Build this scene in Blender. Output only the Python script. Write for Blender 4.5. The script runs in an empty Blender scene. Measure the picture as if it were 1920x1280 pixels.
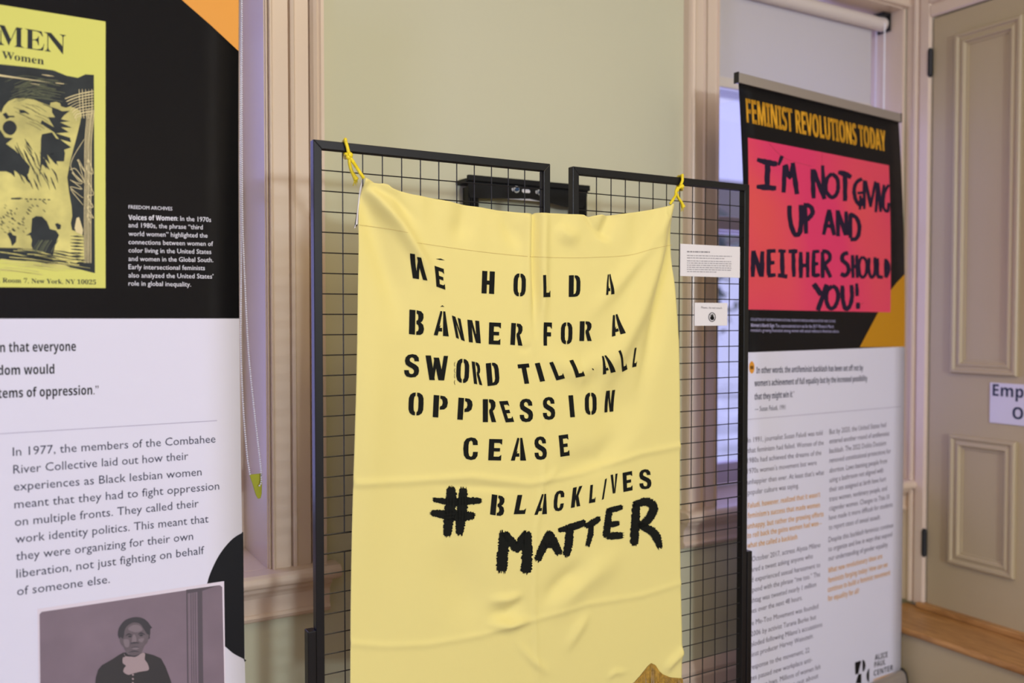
import bpy, bmesh, math, random
from mathutils import Vector, Matrix
from mathutils.geometry import tessellate_polygon

random.seed(7)
SC = bpy.context.scene
COL = SC.collection
PI = math.pi

# ------------------------------------------------------------------ camera
cd = bpy.data.cameras.new('camera')
cam = bpy.data.objects.new('camera', cd)
COL.objects.link(cam)
SC.camera = cam
CAM = Vector((0.0, 0.0, 1.32))
YAW, PITCH = math.radians(30.2), math.radians(1.56)
FPX = 1651.0
cam.location = CAM
cam.rotation_euler = (PI / 2 - PITCH, 0, -YAW)
cd.sensor_width = 36.0
cd.lens = 36.0 * FPX / 1920.0
cd.clip_start = 0.05
cd.dof.use_dof = True
cd.dof.focus_distance = 1.92
cd.dof.aperture_fstop = 2.0

# ------------------------------------------------------------------ world, light, exposure
SC.view_settings.view_transform = 'Standard'
SC.view_settings.look = 'None'
SC.view_settings.exposure = -0.19
SC.view_settings.gamma = 1.0
SC.view_settings.use_curve_mapping = False
SC.cycles.use_denoising = True
SC.cycles.max_bounces = 8
SC.cycles.diffuse_bounces = 5
SC.cycles.sample_clamp_indirect = 6.0
w = bpy.data.worlds.new('sky')
SC.world = w
w.use_nodes = True
bg = w.node_tree.nodes['Background']
bg.inputs['Color'].default_value = (0.55, 0.54, 1.0, 1)
bg.inputs['Strength'].default_value = 1.5


def area_light(name, loc, rot, size, size_y, power, color):
    l = bpy.data.lights.new(name, 'AREA')
    l.shape = 'RECTANGLE'
    l.size, l.size_y = size, size_y
    l.energy = power
    l.color = color
    o = bpy.data.objects.new(name, l)
    COL.objects.link(o)
    o.location = loc
    o.rotation_euler = rot
    return o


# daylight from the window in the wall behind the photographer
area_light('window_daylight_near', (0.22, -4.92, 1.66), (PI / 2, 0, 0), 0.36, 0.30, 160, (0.76, 0.87, 1.0))
# the two tall upper panes of the same wall
area_light('window_daylight_near', (0.62, -4.93, 2.42), (PI / 2, 0, 0), 0.34, 0.9, 22, (0.85, 0.88, 1.0))
area_light('window_daylight_near', (1.12, -4.93, 2.42), (PI / 2, 0, 0), 0.34, 0.9, 22, (0.85, 0.88, 1.0))
area_light('window_daylight_near', (2.55, -4.93, 2.45), (PI / 2, 0, 0), 0.5, 0.9, 16, (0.85, 0.88, 1.0))
# daylight from the window in the left wall
area_light('window_daylight_left', (-3.42, -1.5, 1.5), (PI / 2, 0, -PI / 2), 1.0, 1.6, 80, (0.46, 0.48, 1.0))
# ceiling fixtures
area_light('ceiling_fixture_light', (0.8, -0.1, 3.05), (0, 0, 0), 1.4, 1.4, 40, (1.0, 0.78, 0.46))
area_light('ceiling_fixture_light', (0.3, -3.4, 3.05), (0, 0, 0), 1.4, 1.4, 30, (1.0, 0.78, 0.46))
# pale sun on the yard (the house itself shades the room)
sl_ = bpy.data.lights.new('sun', 'SUN')
sl_.energy = 3.0
sl_.angle = 0.02
sl_.color = (0.86, 0.88, 1.0)
so_ = bpy.data.objects.new('sun', sl_)
COL.objects.link(so_)
so_.rotation_euler = Vector((-.62, .62, -.48)).to_track_quat('-Z', 'Y').to_euler()
# daylight through the two windows of the far wall
area_light('window_daylight_far', (2.51, 2.56, 1.55), (PI / 2, 0, PI), 0.9, 1.5, 5, (0.44, 0.36, 1.0))
area_light('window_daylight_far', (0.09, 2.56, 1.55), (PI / 2, 0, PI), 0.9, 1.5, 5, (0.44, 0.36, 1.0))

# ------------------------------------------------------------------ pixel geometry (frame 1920 x 1280)
ROT = cam.rotation_euler.to_matrix()


def ray(x, y):
    return (ROT @ Vector(((x - 960.0) / FPX, (640.0 - y) / FPX, -1.0)))


class Surf:
    """An upright sheet standing in the room: local s runs along it, z is height."""
    def __init__(self, o, e, disp=None):
        self.o = Vector((o[0], o[1], 0))
        self.e = Vector((e[0], e[1], 0)).normalized()
        self.n = Vector((self.e.y, -self.e.x, 0))
        self.disp = disp or (lambda s, z: 0.0)

    def px(self, x, y, flat=False):
        d = ray(x, y)
        off = 0.0
        s = z = 0
        for _ in range(1 if flat else 6):
            t = ((self.o + self.n * off) - CAM).dot(self.n) / d.dot(self.n)
            p = CAM + d * t
            s = (p - self.o).dot(self.e)
            z = p.z
            off = self.disp(s, z)
        return (s, z)

    def pt(self, s, z, off=0.0):
        return self.o + self.e * s + Vector((0, 0, z)) + self.n * (self.disp(s, z) + off)


# ------------------------------------------------------------------ materials
MATS = {}


def mat(name, rgb, rough=0.6, metal=0.0, spec=0.5, bump=None, emit=None, noise=None, sheen=0.0):
    if name in MATS:
        return MATS[name]
    m = bpy.data.materials.new(name)
    m.use_nodes = True
    nt = m.node_tree
    p = nt.nodes['Principled BSDF']
    p.inputs['Base Color'].default_value = (*rgb, 1)
    p.inputs['Roughness'].default_value = rough
    p.inputs['Metallic'].default_value = metal
    p.inputs['Specular IOR Level'].default_value = spec
    if sheen:
        p.inputs['Sheen Weight'].default_value = sheen
    tc = nt.nodes.new('ShaderNodeTexCoord')
    if noise:
        sc_, amt = noise
        n = nt.nodes.new('ShaderNodeTexNoise')
        n.inputs['Scale'].default_value = sc_
        n.inputs['Detail'].default_value = 4
        nt.links.new(tc.outputs['Object'], n.inputs['Vector'])
        r = nt.nodes.new('ShaderNodeValToRGB')
        r.color_ramp.elements[0].position = 0.3
        r.color_ramp.elements[1].position = 0.7
        r.color_ramp.elements[0].color = (*[c * (1 - amt) for c in rgb], 1)
        r.color_ramp.elements[1].color = (*[min(1, c * (1 + amt)) for c in rgb], 1)
        nt.links.new(n.outputs['Fac'], r.inputs['Fac'])
        nt.links.new(r.outputs['Color'], p.inputs['Base Color'])
    if bump:
        sc_, st, scale3 = bump
        mp = nt.nodes.new('ShaderNodeMapping')
        mp.inputs['Scale'].default_value = scale3
        n = nt.nodes.new('ShaderNodeTexNoise')
        n.inputs['Scale'].default_value = sc_
        n.inputs['Detail'].default_value = 3
        b = nt.nodes.new('ShaderNodeBump')
        b.inputs['Strength'].default_value = st
        b.inputs['Distance'].default_value = 0.002
        nt.links.new(tc.outputs['Object'], mp.inputs['Vector'])
        nt.links.new(mp.outputs['Vector'], n.inputs['Vector'])
        nt.links.new(n.outputs['Fac'], b.inputs['Height'])
        nt.links.new(b.outputs['Normal'], p.inputs['Normal'])
    MATS[name] = m
    return m


def weave_mat(name, rgb, rough, spec, scale, strength):
    """Printed banner vinyl with a fine square weave."""
    m = mat(name, rgb, rough, spec=spec)
    nt = m.node_tree
    p = nt.nodes['Principled BSDF']
    tc = [n for n in nt.nodes if n.type == 'TEX_COORD'][0]
    hs = []
    for ax in ('X', 'Z'):
        wv = nt.nodes.new('ShaderNodeTexWave')
        wv.wave_type = 'BANDS'
        wv.bands_direction = ax
        wv.inputs['Scale'].default_value = scale
        nt.links.new(tc.outputs['Object'], wv.inputs['Vector'])
        hs.append(wv)
    ad = nt.nodes.new('ShaderNodeMath')
    ad.operation = 'ADD'
    nt.links.new(hs[0].outputs['Fac'], ad.inputs[0])
    nt.links.new(hs[1].outputs['Fac'], ad.inputs[1])
    b = nt.nodes.new('ShaderNodeBump')
    b.inputs['Strength'].default_value = strength
    b.inputs['Distance'].default_value = 0.0004
    nt.links.new(ad.outputs[0], b.inputs['Height'])
    nt.links.new(b.outputs['Normal'], p.inputs['Normal'])
    return m


def wood_mat(name, c0, c1, scale3):
    m = mat(name, c0, 0.38)
    nt = m.node_tree
    p = nt.nodes['Principled BSDF']
    tc = [n for n in nt.nodes if n.type == 'TEX_COORD'][0]
    mp = nt.nodes.new('ShaderNodeMapping')
    mp.inputs['Scale'].default_value = scale3
    n = nt.nodes.new('ShaderNodeTexNoise')
    n.inputs['Scale'].default_value = 6
    n.inputs['Detail'].default_value = 6
    n.inputs['Distortion'].default_value = 1.2
    r = nt.nodes.new('ShaderNodeValToRGB')
    r.color_ramp.elements[0].position = 0.35
    r.color_ramp.elements[1].position = 0.68
    r.color_ramp.elements[0].color = (*c0, 1)
    r.color_ramp.elements[1].color = (*c1, 1)
    nt.links.new(tc.outputs['Object'], mp.inputs['Vector'])
    nt.links.new(mp.outputs['Vector'], n.inputs['Vector'])
    nt.links.new(n.outputs['Fac'], r.inputs['Fac'])
    nt.links.new(r.outputs['Color'], p.inputs['Base Color'])
    return m


def glass_mat():
    m = bpy.data.materials.new('window_glass')
    m.use_nodes = True
    nt = m.node_tree
    nt.nodes.remove(nt.nodes['Principled BSDF'])
    out = nt.nodes['Material Output']
    t = nt.nodes.new('ShaderNodeBsdfTransparent')
    t.inputs['Color'].default_value = (0.93, 0.95, 0.97, 1)
    g = nt.nodes.new('ShaderNodeBsdfGlossy')
    g.inputs['Roughness'].default_value = 0.03
    mx = nt.nodes.new('ShaderNodeMixShader')
    mx.inputs['Fac'].default_value = 0.06
    nt.links.new(t.outputs[0], mx.inputs[1])
    nt.links.new(g.outputs[0], mx.inputs[2])
    nt.links.new(mx.outputs[0], out.inputs['Surface'])
    return m


def shade_mat():
    m = bpy.data.materials.new('roller_shade_fabric')
    m.use_nodes = True
    nt = m.node_tree
    nt.nodes.remove(nt.nodes['Principled BSDF'])
    out = nt.nodes['Material Output']
    d = nt.nodes.new('ShaderNodeBsdfDiffuse')
    d.inputs['Color'].default_value = (0.80, 0.76, 0.70, 1)
    t = nt.nodes.new('ShaderNodeBsdfTranslucent')
    t.inputs['Color'].default_value = (0.70, 0.68, 0.66, 1)
    mx = nt.nodes.new('ShaderNodeMixShader')
    mx.inputs['Fac'].default_value = 0.42
    nt.links.new(d.outputs[0], mx.inputs[1])
    nt.links.new(t.outputs[0], mx.inputs[2])
    nt.links.new(mx.outputs[0], out.inputs['Surface'])
    return m


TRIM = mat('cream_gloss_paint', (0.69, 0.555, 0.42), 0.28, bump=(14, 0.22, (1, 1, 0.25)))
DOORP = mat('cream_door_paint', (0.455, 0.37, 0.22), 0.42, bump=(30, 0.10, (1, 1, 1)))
WALL = mat('sage_wall_paint', (0.575, 0.56, 0.385), 0.75, spec=0.25, bump=(60, 0.08, (1, 1, 1)))
CEIL = mat('white_ceiling_paint', (0.72, 0.70, 0.66), 0.9)
FLOOR = wood_mat('oak_floor_boards', (0.17, 0.085, 0.035), (0.30, 0.16, 0.07), (1, 9, 1))
STEPW = wood_mat('golden_step_wood', (0.33, 0.155, 0.045), (0.52, 0.27, 0.09), (9, 1.2, 6))
BLACKM = mat('black_powder_coat', (0.006, 0.006, 0.007), 0.34, spec=0.35)
WIREM = mat('black_wire', (0.008, 0.008, 0.009), 0.45)
HINGE = mat('black_hinge_iron', (0.008, 0.008, 0.009), 0.5)
BRK = mat('black_bracket_steel', (0.006, 0.006, 0.006), 0.5, spec=0.2)
BOLT = mat('dark_blue_bolt', (0.03, 0.07, 0.16), 0.35, metal=0.6)
ZINC = mat('zinc_steel', (0.6, 0.62, 0.65), 0.3, metal=0.9)
ALU = mat('brushed_aluminium', (0.50, 0.46, 0.42), 0.38, metal=0.7)
PLASTB = mat('black_plastic', (0.01, 0.01, 0.012), 0.4)
B_WHITE = weave_mat('banner_white_print', (0.675, 0.67, 0.77), 0.55, 0.35, 500, 0.15)
B_BLACK = weave_mat('banner_black_print', (0.005, 0.005, 0.006), 0.22, 0.14, 260, 0.5)
P_BLACK = mat('black_ink', (0.006, 0.006, 0.007), 0.5, spec=0.15)
P_NAVY = mat('dark_navy_ink', (0.022, 0.025, 0.055), 0.55, spec=0.3)
P_VIOLET = mat('grey_body_ink', (0.10, 0.085, 0.12), 0.55, spec=0.3)
P_ORANGE = mat('orange_ink', (0.70, 0.30, 0.03), 0.5, spec=0.3)
P_OTEXT = mat('orange_text_ink', (0.60, 0.31, 0.075), 0.5, spec=0.3)
P_AMBER = mat('amber_ink', (0.50, 0.23, 0.004), 0.5, spec=0.3)
P_GOLDT = mat('golden_title_ink', (0.72, 0.36, 0.02), 0.5, spec=0.3)
P_WHITE = mat('white_ink', (0.75, 0.75, 0.80), 0.5, spec=0.3)
P_LILAC = mat('pale_lilac_ink', (0.42, 0.40, 0.62), 0.5, spec=0.3)
P_GREYL = mat('grey_rule_ink', (0.36, 0.33, 0.42), 0.5, spec=0.3)
P_YEL = mat('poster_yellow_ink', (0.60, 0.60, 0.10), 0.5, spec=0.4)
P_YELD = mat('poster_yellow_wash', (0.55, 0.50, 0.14), 0.5, spec=0.3, noise=(22, 0.28))
P_DARK = mat('poster_dark_ink', (0.013, 0.016, 0.014), 0.5, spec=0.2, noise=(30, 0.45))
P_OLIVE = mat('poster_olive_ink', (0.10, 0.11, 0.035), 0.5, spec=0.4)
P_CREAM = mat('poster_scratch_ink', (0.66, 0.56, 0.26), 0.5, spec=0.4)
P_INKP = mat('marker_purple_black', (0.016, 0.010, 0.030), 0.5, spec=0.15)
STENCIL = mat('black_stencil_paint', (0.008, 0.009, 0.007), 0.75, spec=0.12)
ROPE = mat('yellow_nylon_rope', (0.83, 0.66, 0.01), 0.5, bump=(400, 0.8, (1, 1, 0.4)))
CLOTH = mat('pale_yellow_cotton', (0.76, 0.672, 0.245), 0.85, spec=0.15, bump=(900, 0.12, (1, 1, 1)), sheen=0.15)
CLOTHB = mat('white_cloth_backing', (0.75, 0.73, 0.70), 0.85)
THREAD = mat('seam_thread', (0.60, 0.47, 0.15), 0.9)
FRINGE = mat('antique_gold_fringe', (0.40, 0.235, 0.03), 0.7, bump=(160, 1.0, (6, 1, 0.3)), noise=(120, 0.35))
CARD = mat('white_card_stock', (0.72, 0.70, 0.70), 0.7)
CARDT = mat('card_grey_text', (0.22, 0.21, 0.22), 0.7)
SIGNM = mat('door_sign_white', (0.66, 0.63, 0.72), 0.45)
SIGNT = mat('door_sign_navy', (0.012, 0.022, 0.055), 0.5)
LIME = mat('lime_plastic_clip', (0.43, 0.45, 0.01), 0.4)
BEAD = mat('white_plastic_beads', (0.90, 0.90, 0.92), 0.35)
GLASS = glass_mat()
SHADE = shade_mat()
TUBEW = mat('white_shade_tube', (0.72, 0.64, 0.56), 0.45)
SASH = mat('white_sash_paint', (0.62, 0.58, 0.60), 0.4)
SNOW = mat('pale_paving', (0.62, 0.62, 0.66), 0.9, noise=(0.9, 0.45))
HOUSE = mat('pale_clapboard', (0.60, 0.60, 0.66), 0.8)
LEAF = mat('grey_green_leaves', (0.16, 0.19, 0.16), 0.8, noise=(3, 0.5))
BARK = mat('grey_bark', (0.10, 0.085, 0.08), 0.9)
PORCH = mat('white_porch_paint', (0.66, 0.64, 0.70), 0.6)


# ------------------------------------------------------------------ object helpers
class MB:
    def __init__(self):
        self.v, self.f = [], []

    def add(self, vs, fs):
        n = len(self.v)
        self.v += [tuple(p) for p in vs]
        self.f += [tuple(i + n for i in f) for f in fs]
        return self

    def box(self, lo, hi):
        x0, y0, z0 = lo
        x1, y1, z1 = hi
        return self.add([(x0, y0, z0), (x1, y0, z0), (x1, y1, z0), (x0, y1, z0), (x0, y0, z1), (x1, y0, z1), (x1, y1, z1), (x0, y1, z1)],
                        [(3, 2, 1, 0), (4, 5, 6, 7), (0, 1, 5, 4), (1, 2, 6, 5), (2, 3, 7, 6), (3, 0, 4, 7)])

    def obox(self, o, ex, ey, lo, hi):
        """box in a rotated frame o + a*ex + b*ey + z"""
        vs = []
        for z in (lo[2], hi[2]):
            for a, b in ((lo[0], lo[1]), (hi[0], lo[1]), (hi[0], hi[1]), (lo[0], hi[1])):
                vs.append(Vector(o) + ex * a + ey * b + Vector((0, 0, z)))
        return self.add(vs, [(3, 2, 1, 0), (4, 5, 6, 7), (0, 1, 5, 4), (1, 2, 6, 5), (2, 3, 7, 6), (3, 0, 4, 7)])

    def tube(self, pts, r, seg=8, caps=True):
        pts = [Vector(p) for p in pts]
        rs = r if isinstance(r, (list, tuple)) else [r] * len(pts)
        vs, fs = [], []
        prev = None
        for i, p in enumerate(pts):
            t = (pts[min(i + 1, len(pts) - 1)] - pts[max(i - 1, 0)]).normalized()
            if prev is None:
                a = Vector((0, 0, 1)) if abs(t.z) < 0.9 else Vector((1, 0, 0))
                u = t.cross(a).normalized()
            else:
                u = (prev - t * prev.dot(t)).normalized()
            prev = u
            v = t.cross(u)
            for k in range(seg):
                a = 2 * PI * k / seg
                vs.append(p + (u * math.cos(a) + v * math.sin(a)) * rs[i])
        for i in range(len(pts) - 1):
            for k in range(seg):
                a, b = i * seg + k, i * seg + (k + 1) % seg
                fs.append((a, b, b + seg, a + seg))
        if caps:
            fs.append(tuple(range(seg))[::-1])
            fs.append(tuple((len(pts) - 1) * seg + k for k in range(seg)))
        return self.add(vs, fs)

    def ball(self, c, r, nu=8, nv=5):
        c = Vector(c)
        rr = r if isinstance(r, (tuple, list)) else (r, r, r)
        vs = [c + Vector((0, 0, rr[2]))]
        for j in range(1, nv):
            th = PI * j / nv
            for k in range(nu):
                a = 2 * PI * k / nu
                vs.append(c + Vector((rr[0] * math.sin(th) * math.cos(a), rr[1] * math.sin(th) * math.sin(a), rr[2] * math.cos(th))))
        vs.append(c - Vector((0, 0, rr[2])))
        fs = [(0, 1 + k, 1 + (k + 1) % nu) for k in range(nu)]
        for j in range(nv - 2):
            for k in range(nu):
                a, b = 1 + j * nu + k, 1 + j * nu + (k + 1) % nu
                fs.append((a, a + nu, b + nu, b))
        l = len(vs) - 1
        s = 1 + (nv - 2) * nu
        fs += [(s + k, l, s + (k + 1) % nu) for k in range(nu)]
        return self.add(vs, fs)

    def prism(self, prof, o, ea, eb, ed, length):
        """closed 2-D profile in (ea, eb) swept along ed"""
        o, ea, eb, ed = Vector(o), Vector(ea), Vector(eb), Vector(ed)
        n = len(prof)
        vs = [o + ea * a + eb * b for a, b in prof] + [o + ea * a + eb * b + ed * length for a, b in prof]
        fs = [(i, (i + 1) % n, (i + 1) % n + n, i + n) for i in range(n)]
        fs += [tuple(range(n))[::-1], tuple(range(n, 2 * n))]
        return self.add(vs, fs)

    def frame_ring(self, o, ea, eb, en, w, h, prof):
        """mitred moulding: prof is (inset from outer edge, height) along a rectangle w x h"""
        o, ea, eb, en = Vector(o), Vector(ea), Vector(eb), Vector(en)
        vs, fs = [], []
        m = len(prof)
        for ins, ht in prof:
            for a, b in ((ins, ins), (w - ins, ins), (w - ins, h - ins), (ins, h - ins)):
                vs.append(o + ea * a + eb * b + en * ht)
        for i in range(m - 1):
            for k in range(4):
                a, b = i * 4 + k, i * 4 + (k + 1) % 4
                fs.append((a, b, b + 4, a + 4))
        return self.add(vs, fs)

    def build(self, name, m, parent=None, smooth=False, bevel=0.0):
        me = bpy.data.meshes.new(name)
        me.from_pydata(self.v, [], self.f)
        bm = bmesh.new()
        bm.from_mesh(me)
        bmesh.ops.recalc_face_normals(bm, faces=bm.faces)
        bm.to_mesh(me)
        bm.free()
        return link(name, me, m, parent, smooth, bevel)


def link(name, me, m, parent=None, smooth=False, bevel=0.0):
    o = bpy.data.objects.new(name, me)
    COL.objects.link(o)
    for x in (m if isinstance(m, (list, tuple)) else [m]):
        me.materials.append(x)
    if smooth:
        me.polygons.foreach_set('use_smooth', [True] * len(me.polygons))
    if bevel:
        b = o.modifiers.new('bevel', 'BEVEL')
        b.width = bevel
        b.segments = 2
        b.limit_method = 'ANGLE'
    if parent:
        o.parent = parent
        o.matrix_parent_inverse = Matrix.Translation(-Vector(parent.location))
    me.update()
    return o


def tag(o, label, cat, group=None):
    o['label'] = label
    o['category'] = cat
    if group:
        o['group'] = group
    return o


def thing(name, loc, label, cat, group=None):
    o = bpy.data.objects.new(name, None)
    COL.objects.link(o)
    o.location = loc
    o.empty_display_size = 0.1
    return tag(o, label, cat, group)


def struct(o):
    o['kind'] = 'structure'
    return o


# ------------------------------------------------------------------ printed / painted flat marks
def smooth_closed(pts, n=6):
    out = []
    N = len(pts)
    for i in range(N):
        p0, p1, p2, p3 = pts[i - 1], pts[i], pts[(i + 1) % N], pts[(i + 2) % N]
        for k in range(n):
            t = k / n
            out.append(tuple(0.5 * (2 * p1[j] + (p2[j] - p0[j]) * t + (2 * p0[j] - 5 * p1[j] + 4 * p2[j] - p3[j]) * t * t
                                    + (3 * p1[j] - p0[j] - 3 * p2[j] + p3[j]) * t ** 3) for j in (0, 1)))
    return out


def smooth_open(pts, n=6):
    if len(pts) < 3:
        a, b = pts[0], pts[-1]
        return [tuple(a[j] + (b[j] - a[j]) * k / n for j in (0, 1)) for k in range(n + 1)]
    P = [pts[0]] + list(pts) + [pts[-1]]
    out = []
    for i in range(1, len(P) - 2):
        p0, p1, p2, p3 = P[i - 1], P[i], P[i + 1], P[i + 2]
        for k in range(n):
            t = k / n
            out.append(tuple(0.5 * (2 * p1[j] + (p2[j] - p0[j]) * t + (2 * p0[j] - 5 * p1[j] + 4 * p2[j] - p3[j]) * t * t
                                    + (3 * p1[j] - p0[j] - 3 * p2[j] + p3[j]) * t ** 3) for j in (0, 1)))
    out.append(tuple(pts[-1]))
    return out


_text_cache = {}


def serif(s):
    r = ''
    for ch in s:
        if 'A' <= ch <= 'Z':
            r += chr(0x1D400 + ord(ch) - 65)
        elif 'a' <= ch <= 'z':
            r += chr(0x1D41A + ord(ch) - 97)
        elif '0' <= ch <= '9':
            r += chr(0x1D7CE + ord(ch) - 48)
        else:
            r += ch
    return r


def bold(s):
    r = ''
    for ch in s:
        if 'A' <= ch <= 'Z':
            r += chr(0x1D5D4 + ord(ch) - 65)
        elif 'a' <= ch <= 'z':
            r += chr(0x1D5EE + ord(ch) - 97)
        elif '0' <= ch <= '9':
            r += chr(0x1D7EC + ord(ch) - 48)
        else:
            r += ch
    return r


def text_mesh(s):
    if s in _text_cache:
        return _text_cache[s]
    c = bpy.data.curves.new('lettering_curve', 'FONT')
    c.body = s
    c.size = 1
    c.resolution_u = 2
    o = bpy.data.objects.new('lettering_curve', c)
    COL.objects.link(o)
    dg = bpy.context.evaluated_depsgraph_get()
    me = bpy.data.meshes.new_from_object(o.evaluated_get(dg))
    vs = [(v.co.x, v.co.y) for v in me.vertices]
    fs = [tuple(p.vertices) for p in me.polygons]
    bpy.data.objects.remove(o)
    bpy.data.curves.remove(c)
    bpy.data.meshes.remove(me)
    xs = [v[0] for v in vs] or [0]
    _text_cache[s] = (vs, fs, min(xs), max(xs))
    return _text_cache[s]


class Print:
    """Collects flat marks in a sheet's own (s, z) coordinates and lays them on it as one mesh."""
    def __init__(self, surf, step=0.05):
        self.surf, self.step = surf, step
        self.v, self.f = [], []

    def poly_sz(self, pts):
        tris = tessellate_polygon([[Vector((a, b, 0)) for a, b in pts]])
        n = len(self.v)
        self.v += list(pts)
        self.f += [tuple(i + n for i in t) for t in tris]
        return self

    def poly(self, pts, sm=False):
        if sm:
            pts = smooth_closed(pts)
        return self.poly_sz([self.surf.px(*p) for p in pts])

    def stroke(self, pts, w, rag=0.0, taper=0.25, n=6, cap=True):
        """brush stroke in frame pixels; w a width or list of widths"""
        P = smooth_open(pts, n)
        L = len(P)
        left, right = [], []
        for i, p in enumerate(P):
            a, b = P[max(i - 1, 0)], P[min(i + 1, L - 1)]
            dx, dy = b[0] - a[0], b[1] - a[1]
            l = math.hypot(dx, dy) or 1
            t = i / (L - 1)
            if isinstance(w, (list, tuple)):
                k = t * (len(w) - 1)
                j = min(int(k), len(w) - 2)
                ww = w[j] + (w[j + 1] - w[j]) * (k - j)
            else:
                ww = w
            e = min(t, 1 - t) * L / 2.0
            if cap and e < 1:
                ww *= (1 - taper) + taper * e
            r1 = 1 + random.uniform(-rag, rag)
            r2 = 1 + random.uniform(-rag, rag)
            left.append((p[0] - dy / l * ww / 2 * r1, p[1] + dx / l * ww / 2 * r1))
            right.append((p[0] + dy / l * ww / 2 * r2, p[1] - dx / l * ww / 2 * r2))
        n0 = len(self.v)
        for q in left + right:
            self.v.append(self.surf.px(*q))
        for i in range(L - 1):
            self.f.append((n0 + i, n0 + i + 1, n0 + L + i + 1, n0 + L + i))
        return self

    def text(self, s, p0, p1, cap, suffix=None):
        """text from baseline pixel p0 to p1, capitals cap pixels tall at p0; with suffix, only that tail spans p0..p1"""
        vs, fs, x0, x1 = text_mesh(s)
        a = self.surf.px(*p0)
        b = self.surf.px(*p1)
        top = self.surf.px(p0[0], p0[1] - cap)
        hz = (top[1] - a[1]) / 0.70
        if suffix:
            _, _, sx0, sx1 = text_mesh(suffix)
            k = (x1 - x0) / (sx1 - sx0)
            a = (b[0] + (a[0] - b[0]) * k, b[1] + (a[1] - b[1]) * k)
        ex = ((b[0] - a[0]) / (x1 - x0), (b[1] - a[1]) / (x1 - x0))
        n = len(self.v)
        self.v += [(a[0] + ex[0] * (x - x0), a[1] + ex[1] * (x - x0) + hz * y) for x, y in vs]
        self.f += [tuple(i + n for i in f) for f in fs]
        return self

    def glyph(self, polys, tl, bl, br):
        """unit-square glyph mapped to a pixel parallelogram"""
        for pl in polys:
            self.poly([(bl[0] + (br[0] - bl[0]) * x + (tl[0] - bl[0]) * y, bl[1] + (br[1] - bl[1]) * x + (tl[1] - bl[1]) * y) for x, y in pl])
        return self

    def build(self, name, m, parent, off=0.0004):
        bm = bmesh.new()
        vs = [bm.verts.new((a, b, 0)) for a, b in self.v]
        for f in self.f:
            if len(set(f)) > 2:
                try:
                    bm.faces.new([vs[i] for i in f])
                except ValueError:
                    pass
        if self.v and self.step:
            for ax in (0, 1):
                lo = min(p[ax] for p in self.v)
                hi = max(p[ax] for p in self.v)
                k = math.floor(lo / self.step) + 1
                while k * self.step < hi:
                    c = [0, 0, 0]
                    no = [0, 0, 0]
                    c[ax] = k * self.step
                    no[ax] = 1
                    bmesh.ops.bisect_plane(bm, geom=bm.verts[:] + bm.edges[:] + bm.faces[:], plane_co=c, plane_no=no, dist=1e-7)
                    k += 1
        want = self.surf.n
        for v in bm.verts:
            v.co = self.surf.pt(v.co.x, v.co.y, off)
        bm.normal_update()
        for f in bm.faces:
            if f.normal.dot(want) < 0:
                f.normal_flip()
        me = bpy.data.meshes.new(name)
        bm.to_mesh(me)
        bm.free()
        return link(name, me, m, parent)


# ------------------------------------------------------------------ the room
YW, XR, ZC = 2.174, 3.02, 3.15          # far wall face, right wall face, ceiling
XL, YN = -3.5, -5.0
W1 = (-0.385, 0.568)                     # left window opening
W2 = (2.040, 2.985)                      # right window opening
SILL, HEAD = 0.70, 2.495
WT = 0.36

mb = MB()
for x0, x1, z0, z1 in ((XL - .3, W1[0], 0, ZC), (W1[1], W2[0], 0, ZC), (W2[1], XR + .3, 0, ZC),
                       (W1[0], W1[1], 0, SILL - .03), (W1[0], W1[1], HEAD, ZC), (W2[0], W2[1], 0, SILL - .03), (W2[0], W2[1], HEAD, ZC)):
    mb.box((x0, YW, z0), (x1, YW + WT, z1))
struct(mb.build('wall_far', WALL))
DY0, DY1, DZ0, DZ1 = 1.295, 2.072, 0.235, 2.435       # door opening in the right wall
mb = MB()
for y0, y1, z0, z1 in ((YN, DY0, 0, ZC), (DY1, YW, 0, ZC), (DY0, DY1, 0, DZ0 - 0.02), (DY0, DY1, DZ1, ZC)):
    mb.box((XR, y0, z0), (XR + .2, y1, z1))
struct(mb.build('wall_right', WALL))
mb = MB()
for y0, y1, z0, z1 in ((YN, -2.05, 0, ZC), (-0.95, YW, 0, ZC), (-2.05, -0.95, 0, .65), (-2.05, -0.95, 2.35, ZC)):
    mb.box((XL - .2, y0, z0), (XL, y1, z1))
struct(mb.build('wall_left', WALL))
mb = MB()
for x0, x1, z0, z1 in ((XL, -0.25, 0, ZC), (1.4, XR, 0, ZC), (-0.25, 1.4, 0, 1.1), (-0.25, 1.4, 2.92, ZC)):
    mb.box((x0, YN - .2, z0), (x1, YN, z1))
struct(mb.build('wall_near', WALL))
struct(MB().box((XL - .2, YN - .2, -.1), (XR + .2, YW + WT, 0)).build('floor', FLOOR))
struct(MB().box((XL - .2, YN - .2, ZC), (XR + .2, YW + WT, ZC + .1)).build('ceiling', CEIL))

# casings round the windows
CAS = [(-.001, 0), (-.001, .012), (.0015, .012), (.0015, .0008), (.0050, .0008), (.0050, .020), (.007, .022), (.010, .022), (.013, .015), (.016, .014), (.052, .014), (.053, .002), (.056, .002), (.058, .016), (.061, .018), (.066, .020), (.070, .014),
       (.103, .014), (.103, .0008), (.1075, .0008), (.1075, .016), (.109, .018), (.113, .026), (.120, .031), (.126, .028), (.130, .033), (.138, .033), (.141, .024), (.141, 0)]


def casing(name, xin, sgn, label=None):
    m = MB().prism(CAS, (xin, YW, SILL + .0), (sgn, 0, 0), (0, -1, 0), (0, 0, 1), HEAD - SILL + (0.02))
    return struct(m.build(name, TRIM))


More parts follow.
